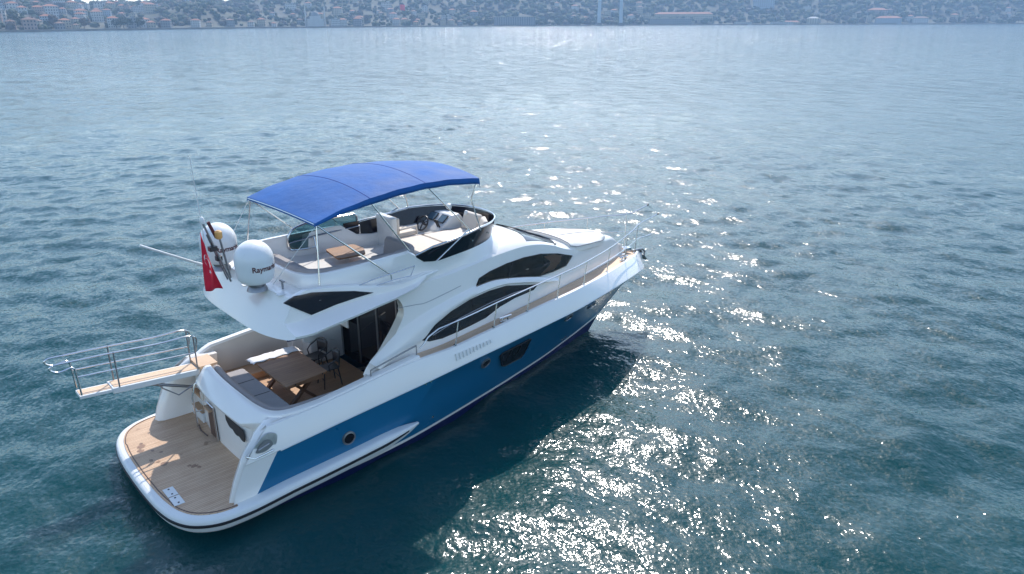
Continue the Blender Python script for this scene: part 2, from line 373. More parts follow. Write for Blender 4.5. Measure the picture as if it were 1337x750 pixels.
# ---- woodland mass on the hillside
def ico():
    bm = bmesh.new(); bmesh.ops.create_icosphere(bm, subdivisions=1, radius=1)
    v = np.array([x.co[:] for x in bm.verts]); f = np.array([[w.index for w in p.verts] for p in bm.faces]); bm.free(); return v, f
IV, IF = ico()
def px_density(px, d):     # how wooded: less where the town is dense
    if px < 205: return .45 if d < 300 else .75
    if 205 <= px < 345: return 1.0 if d > 45 else .3
    if px < 700: return .8
    return 1.0
cen = []; rad = []
while len(cen) < 9000:
    px = random.uniform(-420, 1700); d = 14+random.random()**.8*545
    if random.random() > px_density(px, d): continue
    p = at(px, d); s = random.uniform(2.6, 6.2)*(1+.35*(px > 600)); cen.append((p.x, p.y, p.z+s*.55)); rad.append(s)
cen = np.array(cen); rad = np.array(rad); nB = len(cen); nv = len(IV)
disp = rng.uniform(.62, 1.25, (nB, nv, 1)); sc = rng.uniform(.8, 1.2, (nB, 1, 3))*np.array([1, 1, .85])
VV = (cen[:, None, :]+IV[None]*disp*sc*rad[:, None, None]).reshape(-1, 3)
FF = (IF[None]+np.arange(nB)[:, None, None]*nv).reshape(-1, 3)
me = bpy.data.meshes.new('woodland'); me.from_pydata(VV.tolist(), [], FF.tolist()); me.update()
wl = bpy.data.objects.new('woodland', me); COL.objects.link(wl); tag(wl, 'mixed bare and evergreen woodland covering the far hillside', kind='stuff')
WOODM = []
for nm, c in (('dark_evergreen', (.030, .050, .026)), ('olive_green', (.058, .068, .030)), ('bare_twigs', (.085, .066, .052)), ('mid_green', (.045, .065, .032))):
    WOODM.append(mat(nm, c, .9, var=.35, vscale=.25)); me.materials.append(WOODM[-1])
mi = np.repeat(rng.choice(4, nB, p=[.34, .2, .28, .18]), len(IF)).astype(np.int32); me.polygons.foreach_set('material_index', mi)

# ---- trees one can tell apart near the far waterline
def tree_mesh(kind, seed):
    r = random.Random(seed); g = G()
    H = {'round': 11, 'cypress': 14, 'bare': 10}[kind]
    g.tube([(0, 0, -1), (.1, .05, H*.3), (.0, .1, H*.62)], .42, 6, 0, r1=.16)
    for k in range(4):
        a = r.uniform(0, 6.28); g.tube([(0, 0, H*r.uniform(.25, .45)), (math.cos(a)*H*.2, math.sin(a)*H*.2, H*r.uniform(.5, .7))], .18, 5, 0, r1=.06)
    n = 46
    for k in range(n):
        if kind == 'cypress':
            t = r.random(); rr = (1-t)*1.9*math.sqrt(r.random())+.2; c = (math.cos(k*2.4)*rr, math.sin(k*2.4)*rr, 1.2+t*(H-1.5)); s = r.uniform(.6, 1.15)
        else:
            a = r.uniform(0, 6.28); u = r.uniform(-.8, 1); rr = math.sqrt(max(0, 1-u*u))*r.uniform(.45, 1)
            c = (math.cos(a)*rr*H*.40, math.sin(a)*rr*H*.40, H*.62+u*H*.34); s = r.uniform(.7, 1.5)
        vs = [(c[0]+v[0]*s*r.uniform(.6, 1.35), c[1]+v[1]*s*r.uniform(.6, 1.35), c[2]+v[2]*s*r.uniform(.5, 1.1)) for v in IV]
        g.add(vs, IF.tolist(), 1)
    return g
BARK = mat('bark', (.09, .07, .05), .9)
protos = {}
TREES = [('round', 'round dark green tree standing by the far quay', 0), ('cypress', 'tall narrow dark cypress above the far quay', 0), ('bare', 'brown leafless tree near the far shoreline', 2), ('olive', 'pale olive green broad tree on the far slope', 1)]
for kd, lab, mi_ in TREES:
    gm = tree_mesh('round' if kd == 'olive' else kd, hash(kd) % 97 if False else len(kd))
    o = obj({'round': 'shore_tree', 'cypress': 'cypress_tree', 'bare': 'bare_tree', 'olive': 'olive_tree'}[kd], gm, [BARK, WOODM[mi_]], smooth=0)
    protos[kd] = [o, lab, 0]
def place_tree(kd, px, d, s=1.):
    o, lab, n = protos[kd]
    if n: c = o.copy(); COL.objects.link(c)
    else: c = o
    protos[kd][2] += 1
    c.location = at(px, d); c.rotation_euler = (0, 0, random.uniform(0, 6.28)); c.scale = (s*random.uniform(.9, 1.2), s*random.uniform(.9, 1.2), s)
    tag(c, lab, 'tree', {'round': 'round trees by the far quay', 'cypress': 'cypresses by the far quay', 'bare': 'leafless trees along the far shore', 'olive': 'olive green trees on the far slope'}[kd])
for px in (569, 597, 604, 612, 628, 636, 638, 687, 690, 705, 712, 735, 742, 748, 755, 760, 830, 838, 905, 1330, 1322, 152, 160, 168, 176, 184):
    place_tree('round', px+random.uniform(-2, 2), random.uniform(14, 40), random.uniform(.85, 1.35))
for px in (584, 600, 641, 700, 815, 930, 1008, 1195, 262, 1300): place_tree('cypress', px, random.uniform(30, 90), random.uniform(.9, 1.2))
for px in (655, 715, 728, 775, 800, 1030, 1065, 1082, 1090, 1190, 1230, 1258, 1270, 1285, 1298, 1310, 1245, 770, 792, 480, 540, 70, 110): place_tree('bare', px, random.uniform(16, 80), random.uniform(1.0, 1.7))
for px in (1105, 1112, 1122, 1068, 730, 1100, 1180, 20, 32, 440): place_tree('olive', px, random.uniform(40, 120), random.uniform(1.1, 1.7))

# ---- houses of the far shore
WALLC = {'white': (.50, .48, .45), 'cream': (.43, .37, .28), 'pink': (.36, .25, .21), 'grey': (.23, .23, .24), 'pale blue': (.34, .38, .42)}
WM = {k: mat('render_'+k.replace(' ', '_'), c, .85, var=.06, vscale=.2) for k, c in WALLC.items()}
ROOFC = {'tiled': (.34, .13, .075), 'brown': (.20, .11, .08), 'grey': (.20, .20, .21)}
RM = {k: mat('roofing_'+k, c, .85, var=.2, vscale=.3) for k, c in ROOFC.items()}
WIN = mat('far_window', (.035, .04, .05), .2)
def house_mesh(w, dp, fl, roof):
    g = G(); h = fl*3.1
    g.box((0, 0, h/2-1.5), (w, dp, h+3), 0)
    o = .45
    if roof == 'flat':
        g.box((0, 0, h+.15), (w+.3, dp+.3, .5), 1); g.box((w*.2, 0, h+1.2), (w*.28, dp*.35, 1.8), 0)
    else:
        rh = min(w, dp)*.24; x, y = w/2+o, dp/2+o; rx = max(x-y, .3) if w >= dp else .3
        g.add([(-x, -y, h+.02), (x, -y, h+.02), (x, y, h+.02), (-x, y, h+.02), (-rx, 0, h+rh), (rx, 0, h+rh)], [(0, 1, 5, 4), (1, 2, 5), (2, 3, 4, 5), (3, 0, 4), (0, 3, 2, 1)], 1)
        g.box((w*.22, .8, h+rh*.85), (.8, .8, 1.6), 0)
    nwin = max(2, int(w/2.6))
    for s_ in range(fl):
        for k in range(nwin):
            xx = -w/2+(k+.5)*w/nwin
            for sy in (-1, 1): g.box((xx, sy*(dp/2+.01), s_*3.1+1.7), (1.15, .12, 1.5), 2)
        for k in range(2):
            for sx in (-1, 1): g.box((sx*(w/2+.01), (k-.5)*dp*.45, s_*3.1+1.7), (.12, 1.1, 1.5), 2)
    return g
HM = {}
KINDS = [(9, 8, 2, 'tiled'), (12, 9, 3, 'tiled'), (11, 10, 3, 'brown'), (14, 10, 4, 'tiled'), (10, 9, 4, 'flat'), (16, 11, 4, 'flat'), (8, 7, 2, 'brown')]
def house(px, d, wall, ki, turn=0., s=1.):
    w, dp, fl, roof = KINDS[ki]; key = (wall, ki)
    if key not in HM:
        o = obj('house', house_mesh(w, dp, fl, roof), [WM[wall], RM['grey' if roof == 'flat' else roof], WIN], smooth=0); HM[key] = o; c = o
    else:
        c = HM[key].copy(); COL.objects.link(c)
    p = at(px, d); c.location = p; c.rotation_euler = (0, 0, R(az_of(px)-90+turn)); c.scale = (s, s, s)
    where = 'by the far waterline' if d < 35 else ('low on the hillside' if d < 150 else ('halfway up the hillside' if d < 320 else 'near the ridge'))
    side = 'on the left' if px < 340 else ('behind the mosque' if px < 560 else ('in the middle' if px < 860 else 'on the right'))
    st = {2: 'two', 3: 'three', 4: 'four'}[fl]
    size = {9: 'small', 12: 'long', 11: 'square', 14: 'wide', 10: 'tall narrow', 16: 'large', 8: 'tiny'}[w]
    rf = {'tiled': 'red tiled roof', 'brown': 'dull brown roof', 'flat': 'flat grey roof'}[roof]
    tag(c, f'{size} {wall} house with {rf} {where} {side}', 'house', f'{size} {wall} houses with {rf} {where} {side}')
    return c
names = list(WALLC)
occupied = []
def ok(px, d, gap):
    for a, b_ in occupied:
        if abs(a-px) < gap and abs(b_-d) < 22: return False
    occupied.append((px, d)); return True
n_h = 0
while n_h < 160:
    t = random.random()
    if t < .42: px = random.uniform(-10, 215); d = 14+random.random()**1.2*470
    elif t < .50: px = random.uniform(215, 345); d = random.choice([random.uniform(13, 45), random.uniform(300, 480)])
    elif t < .80: px = random.uniform(335, 640); d = 13+random.random()**1.5*330
    elif t < .90: px = random.uniform(690, 850); d = random.uniform(60, 330)
    else: px = random.uniform(1000, 1345); d = random.uniform(13, 160)
    if 640 < px < 703 or 845 < px < 1010 and d < 120 or 395 < px < 430 and d < 60: continue
    if not ok(px, d, 7): continue
    house(px, d, random.choices(names, [.38, .27, .13, .15, .07])[0], random.randrange(len(KINDS)), random.uniform(-25, 25), random.uniform(.8, 1.15)); n_h += 1

def block(name, label, cat, px, d, w, dp, fl, wall, roofm, hip=True, turn=0., base=0.):
    """a large building of the far shore with its own walls, roof and windows"""
    e = empty(name, at(px, d), R(az_of(px)-90+turn)); tag(e, label, cat); h = fl*3.6+base
    g = G(); g.box((0, 0, h/2-2), (w, dp, h+4)); obj('wall', g, wall, e, smooth=0)
    g = G()
    if hip:
        x, y = w/2+.8, dp/2+.8; rh = dp*.2; rx = x-y
        g.add([(-x, -y, h+.03), (x, -y, h+.03), (x, y, h+.03), (-x, y, h+.03), (-rx, 0, h+rh), (rx, 0, h+rh)], [(0, 1, 5, 4), (1, 2, 5), (2, 3, 4, 5), (3, 0, 4), (0, 3, 2, 1)])
    else: g.box((0, 0, h+.4), (w+1.4, dp+1.4, .8))
    obj('roof', g, roofm, e, smooth=0)
    n = int(w/4.2); cnt = 0
    for s_ in range(fl):
        for k in range(n):
            cnt += 1
            if cnt > 96: break
            g = G(); g.box((-w/2+(k+.5)*w/n, -dp/2-.01, base+s_*3.6+2), (1.5, .16, 2.0)); obj('window', g, WIN, e, smooth=0)
    return e
block('waterfront_palace', 'long grey waterfront palace with tall windows and a pale flat cornice', 'palace', 673, 16, 76, 22, 4, WM['grey'], WM['cream'], False)
block('waterfront_hall', 'long low dark hall with a cream roof on the waterfront below the pale terrace', 'hall', 876, 16, 84, 20, 3, WM['grey'], WM['cream'], False)
block('terrace_building', 'long cream four-storey terrace with orange tiled roof above the dark hall', 'building', 893, 75, 118, 18, 4, WM['cream'], RM['tiled'], True)
block('hotel_block', 'big pale blue block with rows of windows high above the right bank', 'building', 996, 190, 46, 24, 5, WM['pale blue'], WM['cream'], False)
block('white_villa', 'pale blue three-storey villa with cream and red roof by the right waterline', 'villa', 1161, 16, 50, 20, 3, WM['pale blue'], RM['tiled'], True)
block('yellow_mansion', 'cream mansion with twin gables beside the right waterline', 'mansion', 1063, 18, 24, 16, 3, WM['cream'], WM['white'], True)
block('boat_shed', 'long low white ferry landing with flat roof on the water edge', 'landing', 1022, 8, 44, 10, 1, WM['white'], WM['cream'], False)
block('boat_house', 'low white boat house with flat roof beside the ferry landing', 'boat house', 972, 8, 34, 10, 1, WM['white'], WM['white'], False)
block('orange_roof_house', 'low house under a wide orange roof on the right bank', 'house', 1034, 20, 36, 14, 1, WM['cream'], RM['tiled'], True)
block('round_pavilion', 'wide pale pavilion with an orange and white roof high on the right slope', 'pavilion', 1145, 120, 40, 20, 2, WM['pink'], RM['tiled'], True)
block('white_annex', 'white two-storey house with a stair tower left of the wooded bank', 'house', 1203, 15, 30, 15, 3, WM['white'], RM['brown'], True)
# mosque with dome and two minarets
e = empty('mosque', at(413, 18), R(az_of(413)-90)); tag(e, 'grey white mosque with one dome and two slim minarets by the quay', 'mosque')
g = G(); g.box((0, 0, 5), (26, 18, 14)); g.box((0, 0, 13.5), (17, 15, 5)); obj('prayer_hall', g, WM['white'], e, smooth=0)
g = G(); g.rev([(6.5, 0), (6.3, 2), (5.4, 4.2), (3.6, 6), (1.4, 7), (.2, 7.8), (.15, 9.6)], (0, 0, 16)); obj('dome', g, WM['grey'], e)
for sx in (-1, 1):
    g = G(); g.rev([(1.6, -2), (1.5, 8), (1.1, 9), (1.05, 22), (1.7, 22.3), (1.7, 23.3), (.9, 23.5), (.85, 29), (.05, 34)], (sx*15, 2, 0), 12); obj('minaret', g, WM['white'], e)
# big red flag on the slope
p = at(524, 95); e = empty('hill_flag', p, R(az_of(524)-90)); tag(e, 'large red flag flying from a tall pole on the far hillside', 'flag')
g = G(); g.tube([(0, 0, -2), (0, 0, 30)], .35, 8, 0, r1=.2); obj('flag_pole', g, STEELD, e)
g = G(); g.loft([[(x, .8*math.sin(x*.9+z*.1), 19+z-.12*x) for x in np.linspace(.4, 9, 10)] for z in (0, 3, 6.5, 10)]); obj('flag_cloth', g, mat('far_red_cloth', (.75, .02, .05), .8), e, solid=.1)
# suspension bridge tower: two steel legs on piers at the water's edge
e = empty('bridge_tower', at(797.5, -2), R(az_of(797.5)-90)); tag(e, 'tall pale steel bridge tower with two legs rising out of the picture', 'bridge tower')
BT = mat('tower_steel', (.46, .50, .53), .5, var=.05, vscale=.05); wsp = 26.5/983.93*1560/2
for sx in (-1, 1):
    g = G(); g.add([(sx*wsp+a*3.4, b_*3, 3) for a, b_ in ((-1, -1), (1, -1), (1, 1), (-1, 1))]+[(sx*wsp*.9+a*2.4, b_*2.2, 165) for a, b_ in ((-1, -1), (1, -1), (1, 1), (-1, 1))], [(0, 1, 5, 4), (1, 2, 6, 5), (2, 3, 7, 6), (3, 0, 4, 7), (4, 5, 6, 7), (3, 2, 1, 0)]); obj('tower_leg', g, BT, e, smooth=0)
    g = G(); g.box((sx*wsp, 0, 0), (12, 12, 7)); obj('pier', g, mat('pier_concrete', (.12, .12, .12), .9), e, smooth=0)
for z in (60, 112, 160):
    g = G(); g.box((0, 0, z), (wsp*1.78, 3, 4)); obj('cross_beam', g, BT, e, smooth=0)

# ============================================================ MOTOR YACHT
yacht = empty('motor_yacht', (0, 0, 0))
tag(yacht, 'white and blue flybridge motor yacht with blue bimini, lying at rest on the water', 'motor yacht')
Yp = yacht
bt = curve([(0, 2.32), (2, 2.33), (6, 2.36), (8, 2.32), (9.5, 2.23), (11, 2.06), (12.5, 1.76), (13.5, 1.47), (14.5, 1.10), (15.2, .78), (15.65, .50), (15.9, .27), (16.05, 0.03)])
zt = curve([(0, 1.15), (2.1, 1.31), (3.6, 1.46), (5, 1.58), (7.3, 1.79), (9.4, 1.92), (11, 1.97), (12, 2.01), (13, 2.02), (14, 1.97), (14.7, 1.91), (15.4, 1.83), (16.05, 1.71)])
zi = curve([(0, 1.8), (2.4, 1.86), (3.2, 1.91), (4.3, 2.05), (5.6, 2.20), (6.2, 2.14), (7.6, 2.27), (9.5, 2.42), (11.4, 2.45), (13.5, 2.38), (15, 2.28), (16.2, 2.10)])
bw = curve([(0, 2.28), (4, 2.27), (5.5, 2.10), (7, 1.78), (9, 1.30), (11, .78), (12.3, .40), (13.3, .15), (14.2, .02)])
zbo = curve([(0, .20), (4, .21), (7, .17), (9, .13), (11, .11), (12.5, .15), (13.3, .22), (14.2, .42)])
def bi(x): o = .12+.05*min(max((x-7)/6, 0), 1)+.17*min(max((x-11)/3.5, 0), 1); return max(bt(x)-1.12*o*bt(x)/(bt(x)+.28), 0)
def xaft(z): return float(np.interp(z, [.3, .5, .9, 1.37, 1.72, 1.95], [1.05, 1.10, 1.24, 1.46, 1.80, 2.15]))
def xblue(z): return 1.60+.64*(z-.54)
# hull: level lines (x start, x end, half breadth, height)
LV = [(1.0, 12.6, lambda x: .15, lambda x: -.75), (1.02, 13.2, lambda x: bw(x)*.93, lambda x: -.22), (1.05, 14.0, lambda x: bw(min(x+.15, 14.2)), zbo),
      (1.06, 14.16, lambda x: bw(min(x+.06, 14.2))+.015, lambda x: zbo(x)+.085),
      (None, 15.2, lambda x: lerp(bw(min(x, 14.2)), bt(min(x+.85, 16.05)), .52), lambda x: lerp(zbo(min(x, 14.2))+.085, zt(x), .5)),
      (None, 16.03, bt, zt), (None, 16.06, lambda x: bt(x)+.035, lambda x: zt(x)+.035), (None, 16.12, lambda x: lerp(bt(min(x, 16.05)), bi(min(x, 16.05)), .55)+.03, lambda x: lerp(zt(x), zi(x), .62)), (None, 16.10, bi, zi), (None, 15.95, lambda x: max(bi(x)-.07, 0), lambda x: zi(x)+.012), (None, 15.93, lambda x: max(bi(x)-.08, 0), lambda x: zi(x)-.07)]
NS = 90
def hull_rows(sgn):
    rows = []
    for k, (x0, x1, fb, fz) in enumerate(LV):
        if x0 is None: x0 = xaft(fz(1.6))
        xb = xblue(fz(2.0)) if k >= 3 else x0+.6
        xs = [x0, lerp(x0, xb, .4), xb]+[xb+(x1-xb)*(1-(1-t)**1.25) for t in np.linspace(0, 1, NS)[1:]]
        r_ = []
        for j, x in enumerate(xs):
            y = fb(x) if j < len(xs)-1 or k in (0,) else (0.0 if k not in (1, 2, 3) else .01)
            r_.append((x, sgn*y, fz(x)))
        rows.append(r_)
    return rows
g = G()
def hmat(i, j):
    if i <= 1: return 2
    if i == 2: return 0
    if i in (3, 4): return 0 if j < 2 else 1
    return 0
for sgn in (-1, 1): g.loft(hull_rows(sgn), mfun=hmat)
g.poly([(1.0, -2.0, -.75), (1.0, 2.0, -.75), (1.05, 2.14, .3), (1.05, -2.14, .3)], 2)
hull = obj('hull', g, [WHITE, BLUE, NAVY], Yp, smooth=32)
# quarter wings beside the platform
for sgn in (-1, 1):
    g = G(); rows = []
    for z in np.linspace(.44, 1.0, 6).tolist()+np.linspace(1.1, 1.88, 10).tolist():
        x = xaft(z); o = 2.32 if z < zt(1.8) else lerp(2.32, 2.2, (z-zt(1.8))/.6)
        o -= .02
        rows.append([(2.6, sgn*(o-.10), z), (x+.30, sgn*(o-.08), z), (x+.08, sgn*(o-.05), z), (x-.02, sgn*(o-.12), z), (x+.02, sgn*(o-.24), z), (x+.14, sgn*(o-.31), z), (x+.4, sgn*(o-.335), z), (2.6, sgn*(o-.34), z)])
    g.loft(rows, cu=True); g.poly(rows[-1][::-1])
    obj('quarter_wing', g, WHITE, Yp, smooth=50)
# rub rail along the blue top line
for sgn in (-1, 1):
    g = G(); g.tube([(x, sgn*(bt(x)+.02), zt(x)+.018) for x in np.linspace(2.15, 16.0, 70)], .026, 6); obj('rub_rail', g, WHITE2, Yp)

# ---- swim platform
PO = [(.05, 0), (.055, .45), (.07, .9), (.11, 1.35), (.20, 1.78), (.38, 2.13), (.68, 2.36), (1.05, 2.46), (1.6, 2.49), (2.4, 2.49), (3.3, 2.48), (4.2, 2.45), (4.8, 2.42), (5.15, 2.385), (5.42, 2.34)]
half = catmull([(x, y, 0) for x, y in PO], 5)
path = [Vector((p.x, -p.y, 0)) for p in half[::-1]]+half[1:]
def mz(x): return float(np.interp(x, [0, .9, 1.5, 2.2, 3.3, 5.42], [.5, .5, .53, .60, .67, .80]))
rowsW = []; rowsB = []
for i, p in enumerate(path):
    t = (path[min(i+1, len(path)-1)]-path[max(i-1, 0)]).normalized(); n = Vector((-t.y, t.x, 0))*1.0
    if n.dot(Vector((p.x-2.5, p.y, 0))) < 0: n = -n
    z = mz(p.x); s = min(1, max(.06, (5.44-p.x)/1.0)); s = s**.6
    P_ = lambda a, dz: (p.x+n.x*a*s, p.y+n.y*a*s, z+dz*s-(1-s)*.10)
    rowsW.append([P_(-.26, .0), P_(-.02, .0), P_(.045, -.02), P_(.075, -.06), P_(.08, -.12), P_(.08, -.18), P_(.06, -.20), P_(.055, -.27), P_(.0, -.33), P_(-.3, -.36)])
    rowsB.append([P_(.078, -.115), P_(.098, -.122), P_(.098, -.172), P_(.078, -.185)])
g = G(); g.loft(rowsW); obj('platform_moulding', g, WHITE2, Yp, smooth=45)
g = G(); nn = len(rowsB); g.loft(rowsB[6:nn-6]); obj('rub_strip', g, BLACK, Yp)
plat = G(); ins = [(p.x, p.y) for p in path if p.x < 2.0]; plat.prism(ins, .24, .497); swim = obj('swim_platform', plat, WHITE2, Yp, smooth=0)
tk = []
for i, p in enumerate(path):
    if p.x > 1.28: continue
    t = (path[min(i+1, len(path)-1)]-path[max(i-1, 0)]).normalized(); n = Vector((-t.y, t.x, 0))
    if n.dot(Vector((p.x-2.5, p.y, 0))) > 0: n = -n
    tk.append((p.x+n.x*.085, p.y+n.y*.085))
tk = [(1.26, -2.34)]+[q for q in tk if q[0] < 1.2]+[(1.26, 2.34), (2.0, 2.1), (2.0, -2.1)]
g = G(); g.prism(tk, .498, .514); obj('teak_deck', g, TEAKP, swim, smooth=0)
bt_in = [(x, y) for x, y in tk if x < 1.2]
g = G(); g.tube([(x+.05 if abs(y) < 1.5 else x+.03, y*.985, .5155) for x, y in bt_in], .012, 4); obj('caulking_line', g, DKWOOD, swim)
# two-plate hinged fitting on the platform edge
for yy in (-1.05, -1.42):
    g = G(); g.box((.36, yy, .522), (.20, .34, .012)); f = obj('fitting_plate', g, WHITE2, swim, smooth=0, bevel=.004)
    for q in (-.1, .1): g = G(); g.rev([(.02, 0), (.02, .006)], (.36, yy+q, .529), 10); obj('screw_cap', g, BLACK, swim)
# damp brown stains on the teak
STAIN = mat('damp_stain', (.27, .15, .085), .45, var=.3, vscale=20)
for k, (sx_, sy_, r_) in enumerate(((.62, .10, .085), (.55, .26, .05), (1.06, -.42, .075), (.99, -.34, .05), (1.12, -.52, .05), (.46, 1.12, .10), (.40, .96, .075), (.50, 1.26, .05), (.45, .42, .055), (.72, .62, .045), (.60, .80, .04))):
    rr_ = random.Random(k); g = G(); g.poly([(sx_+r_*rr_.uniform(.6, 1.15)*math.cos(a), sy_+r_*rr_.uniform(.6, 1.25)*math.sin(a), .5175) for a in np.linspace(0, 2*math.pi, 15)[:-1]]); obj('deck_stain', g, STAIN, swim, smooth=0)

# ---- transom and cockpit coaming
def zc(x): return float(np.interp(x, [2.0, 2.4, 3.2, 4.3, 5.6], [1.93, 1.93, 1.95, 2.09, 2.24]))
cp = catmull([(2.10, 1.22, 0), (2.045, .6, 0), (2.03, 0, 0), (2.04, -.7, 0), (2.08, -1.35, 0), (2.20, -1.80, 0), (2.50, -2.03, 0), (3.1, -2.085, 0), (4.0, -2.095, 0), (5.0, -2.10, 0), (5.65, -2.10, 0)], 6)
rows = []
for i, p in enumerate(cp):
    t = (cp[min(i+1, len(cp)-1)]-cp[max(i-1, 0)]).normalized(); n = Vector((t.y, -t.x, 0)); 
    if n.dot(Vector((p.x-3.6, p.y, 0))) < 0: n = -n
    k = min(max((-1.25-p.y)/.8, 0), 1); z = zc(p.x); bulge = .10*(1-(p.y/2.1)**2)*(1-k)
    prof_t = [(.13+bulge*.5, .48), (.14+bulge*.5, 1.0), (.15+bulge*.5, 1.50), (.22+bulge*.5, 1.54), (.24+bulge*.5, 1.60), (.05, z-.03), (.0, z), (-.10, z), (-.13, z-.05), (-.14, 1.1)]
    prof_s = [(.0, .9), (.0, 1.2), (.04, 1.5), (.07, 1.66), (.10, z-.08), (.085, z-.01), (.05, z+.005), (-.10, z), (-.13, z-.05), (-.14, 1.1)]
    rows.append([(p.x+n.x*lerp(a[0], b_[0], k), p.y+n.y*lerp(a[0], b_[0], k), lerp(a[1], b_[1], k)) for a, b_ in zip(prof_t, prof_s)])
g = G(); g.loft(rows); g.poly(rows[0]); g.poly(rows[-1][::-1]); obj('transom', g, WHITE, Yp, smooth=32, bevel=.012)
# port cockpit side: low wall, inner cream lining, top rail moulding
g = G(); g.loft([[(x, 2.24, .9), (x, 2.25, z), (x, 2.20, z+.03), (x, 2.08, z+.02), (x, 2.05, z-.03), (x, 2.04, 1.06)] for x, z in [(x, float(np.interp(x, [1.9, 2.15, 2.5, 3.9, 5.6], [1.45, 1.80, 2.0, 2.14, 2.24]))) for x in np.linspace(1.9, 5.65, 24)]], mfun=lambda i, j: 1 if j == 4 else 0); obj('side_wall', g, [WHITE, CREAMP], Yp, smooth=40)
g = G(); g.box((3.7, 0, 1.07), (3.5, 4.2, .06)); obj('cockpit_floor', g, TEAKC, Yp, smooth=0)
g = G(); g.box((2.9, 1.72, 1.19), (1.5, .6, .17)); obj('side_step', g, TEAK, Yp, smooth=0, bevel=.015)
# port boarding steps up from the platform
for k, (x, z) in enumerate(((1.93, .72), (2.10, .93), (2.25, 1.10))):
    g = G(); g.box((x+.2, 1.65, z/2+.2), (.5, .78, z-.4)); st = obj('boarding_step', g, WHITE2, Yp, smooth=0, bevel=.01)
    g = G(); g.box((x+.07, 1.65, z+.008), (.22, .66, .016)); obj('tread', g, TEAK, st, smooth=0)
# transom door, locker and trim
def tx(y): return 2.035-.14-.05*(1-(y/2.1)**2)-.005
g = G(); g.box((tx(.42)-.012, .42, .93), (.035, .40, .78)); dr = obj('transom_door', g, DKWOOD, Yp, smooth=0, bevel=.01)
g = G(); g.tube([(tx(.42)-.04, .20, .53), (tx(.42)-.04, .20, 1.36), (tx(.42)-.04, .64, 1.36)], .022, 6); obj('door_frame', g, STEEL, dr)
g = G(); g.box((tx(.42)-.06, .46, 1.25), (.10, .32, .05)); obj('door_sill', g, TEAK, dr, smooth=0)
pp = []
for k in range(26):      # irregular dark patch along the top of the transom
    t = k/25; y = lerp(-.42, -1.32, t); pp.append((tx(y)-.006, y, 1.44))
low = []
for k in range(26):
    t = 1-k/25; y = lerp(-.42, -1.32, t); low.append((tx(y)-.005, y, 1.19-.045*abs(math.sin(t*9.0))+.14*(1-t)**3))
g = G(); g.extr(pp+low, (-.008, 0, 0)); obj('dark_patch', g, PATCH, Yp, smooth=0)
g = G(); g.box((1.86, 1.02, 1.32), (.05, .09, .20)); obj('deck_light', g, CREAM, Yp, smooth=0, bevel=.01)
g = G(); g.tube([(1.72, 1.17, .52), (1.70, 1.17, 1.25), (1.78, 1.17, 1.58), (1.95, 1.17, 1.66)], .02, 8); g.tube([(1.72, 1.17, .9), (1.86, 1.17, .9)], .015, 6); obj('grab_rail', g, STEEL, Yp)
g = G(); g.tube([(1.75, 1.2, .54), (1.70, .95, .53), (1.72, .6, .53)], .016, 6); obj('shore_hose', g, DKWOOD, Yp)
# stainless fairlead recess on each quarter
for sgn in (-1, 1):
    g = G(); cpt = Vector((1.78, sgn*2.29, 1.50)); 
    pts = [(1.50, sgn*2.30, 1.42), (1.62, sgn*2.315, 1.34), (2.0, sgn*2.325, 1.38), (2.14, sgn*2.29, 1.66), (1.98, sgn*2.275, 1.76), (1.80, sgn*2.28, 1.70)]
    g.extr([tuple(q) for q in catmull(pts, 4, True)], (0, sgn*.02, 0)); fl = obj('fairlead', g, FAIR, Yp, smooth=30, bevel=.006)
    g = G(); g.extr([tuple(q) for q in catmull([(1.66, sgn*2.345, 1.47), (1.85, sgn*2.345, 1.43), (2.02, sgn*2.335, 1.52), (1.96, sgn*2.32, 1.64), (1.82, sgn*2.32, 1.62)], 4, True)], (0, sgn*.006, 0)); obj('fairlead_throat', g, STEELD, fl, smooth=30)
    g = G(); g.tube([(1.48, sgn*2.31, 1.44), (1.62, sgn*2.335, 1.35), (2.02, sgn*2.345, 1.40)], .025, 8); obj('fairlead_lip', g, STEEL, fl)
    g = G(); g.tube([(1.72, sgn*2.34, 1.5), (1.95, sgn*2.34, 1.56)], .022, 8); g.tube([(1.80, sgn*2.30, 1.5), (1.80, sgn*2.35, 1.53)], .018, 6); obj('horn_cleat', g, STEELD, fl)

# ---- cockpit sofa (U round the stern)
sofa = None
g = G(); g.prism([(2.16, 1.1), (2.16, -1.95), (4.1, -1.95), (4.1, -1.44), (2.88, -1.44), (2.88, 1.1)], 1.08, 1.49); sofa = obj('cockpit_sofa', g, WHITE2, Yp, smooth=0, bevel=.03)
g = G(); g.prism(round_poly([(2.36, 1.1), (2.36, -1.5), (2.90, -1.5), (2.90, 1.1)], .08), 1.50, 1.66); obj('seat_cushion', g, GREYC, sofa, smooth=40, bevel=.035, segs=3)
g = G(); g.prism(round_poly([(2.60, -1.51), (2.60, -1.80), (4.1, -1.80), (4.1, -1.42), (2.92, -1.42)], .08), 1.50, 1.655); obj('seat_cushion', g, GREYC, sofa, smooth=40, bevel=.035, segs=3)
bk = catmull([(2.27, 1.15, 0), (2.22, .5, 0), (2.21, -.3, 0), (2.25, -1.25, 0), (2.38, -1.68, 0), (2.72, -1.86, 0), (3.3, -1.90, 0), (4.15, -1.90, 0)], 6)
rows = []
for i, p in enumerate(bk):
    t = (bk[min(i+1, len(bk)-1)]-bk[max(i-1, 0)]).normalized(); n = Vector((t.y, -t.x, 0))
    if n.dot(Vector((p.x-3.3, p.y, 0))) < 0: n = -n
    n = -n; z = 1.90+.02*min(max(p.x-2.3, 0), 1)
    rows.append([(p.x+n.x*a, p.y+n.y*a, zz) for a, zz in ((.0, 1.55), (-.05, z-.05), (-.02, z), (.05, z+.01), (.11, z-.03), (.19, 1.55))])
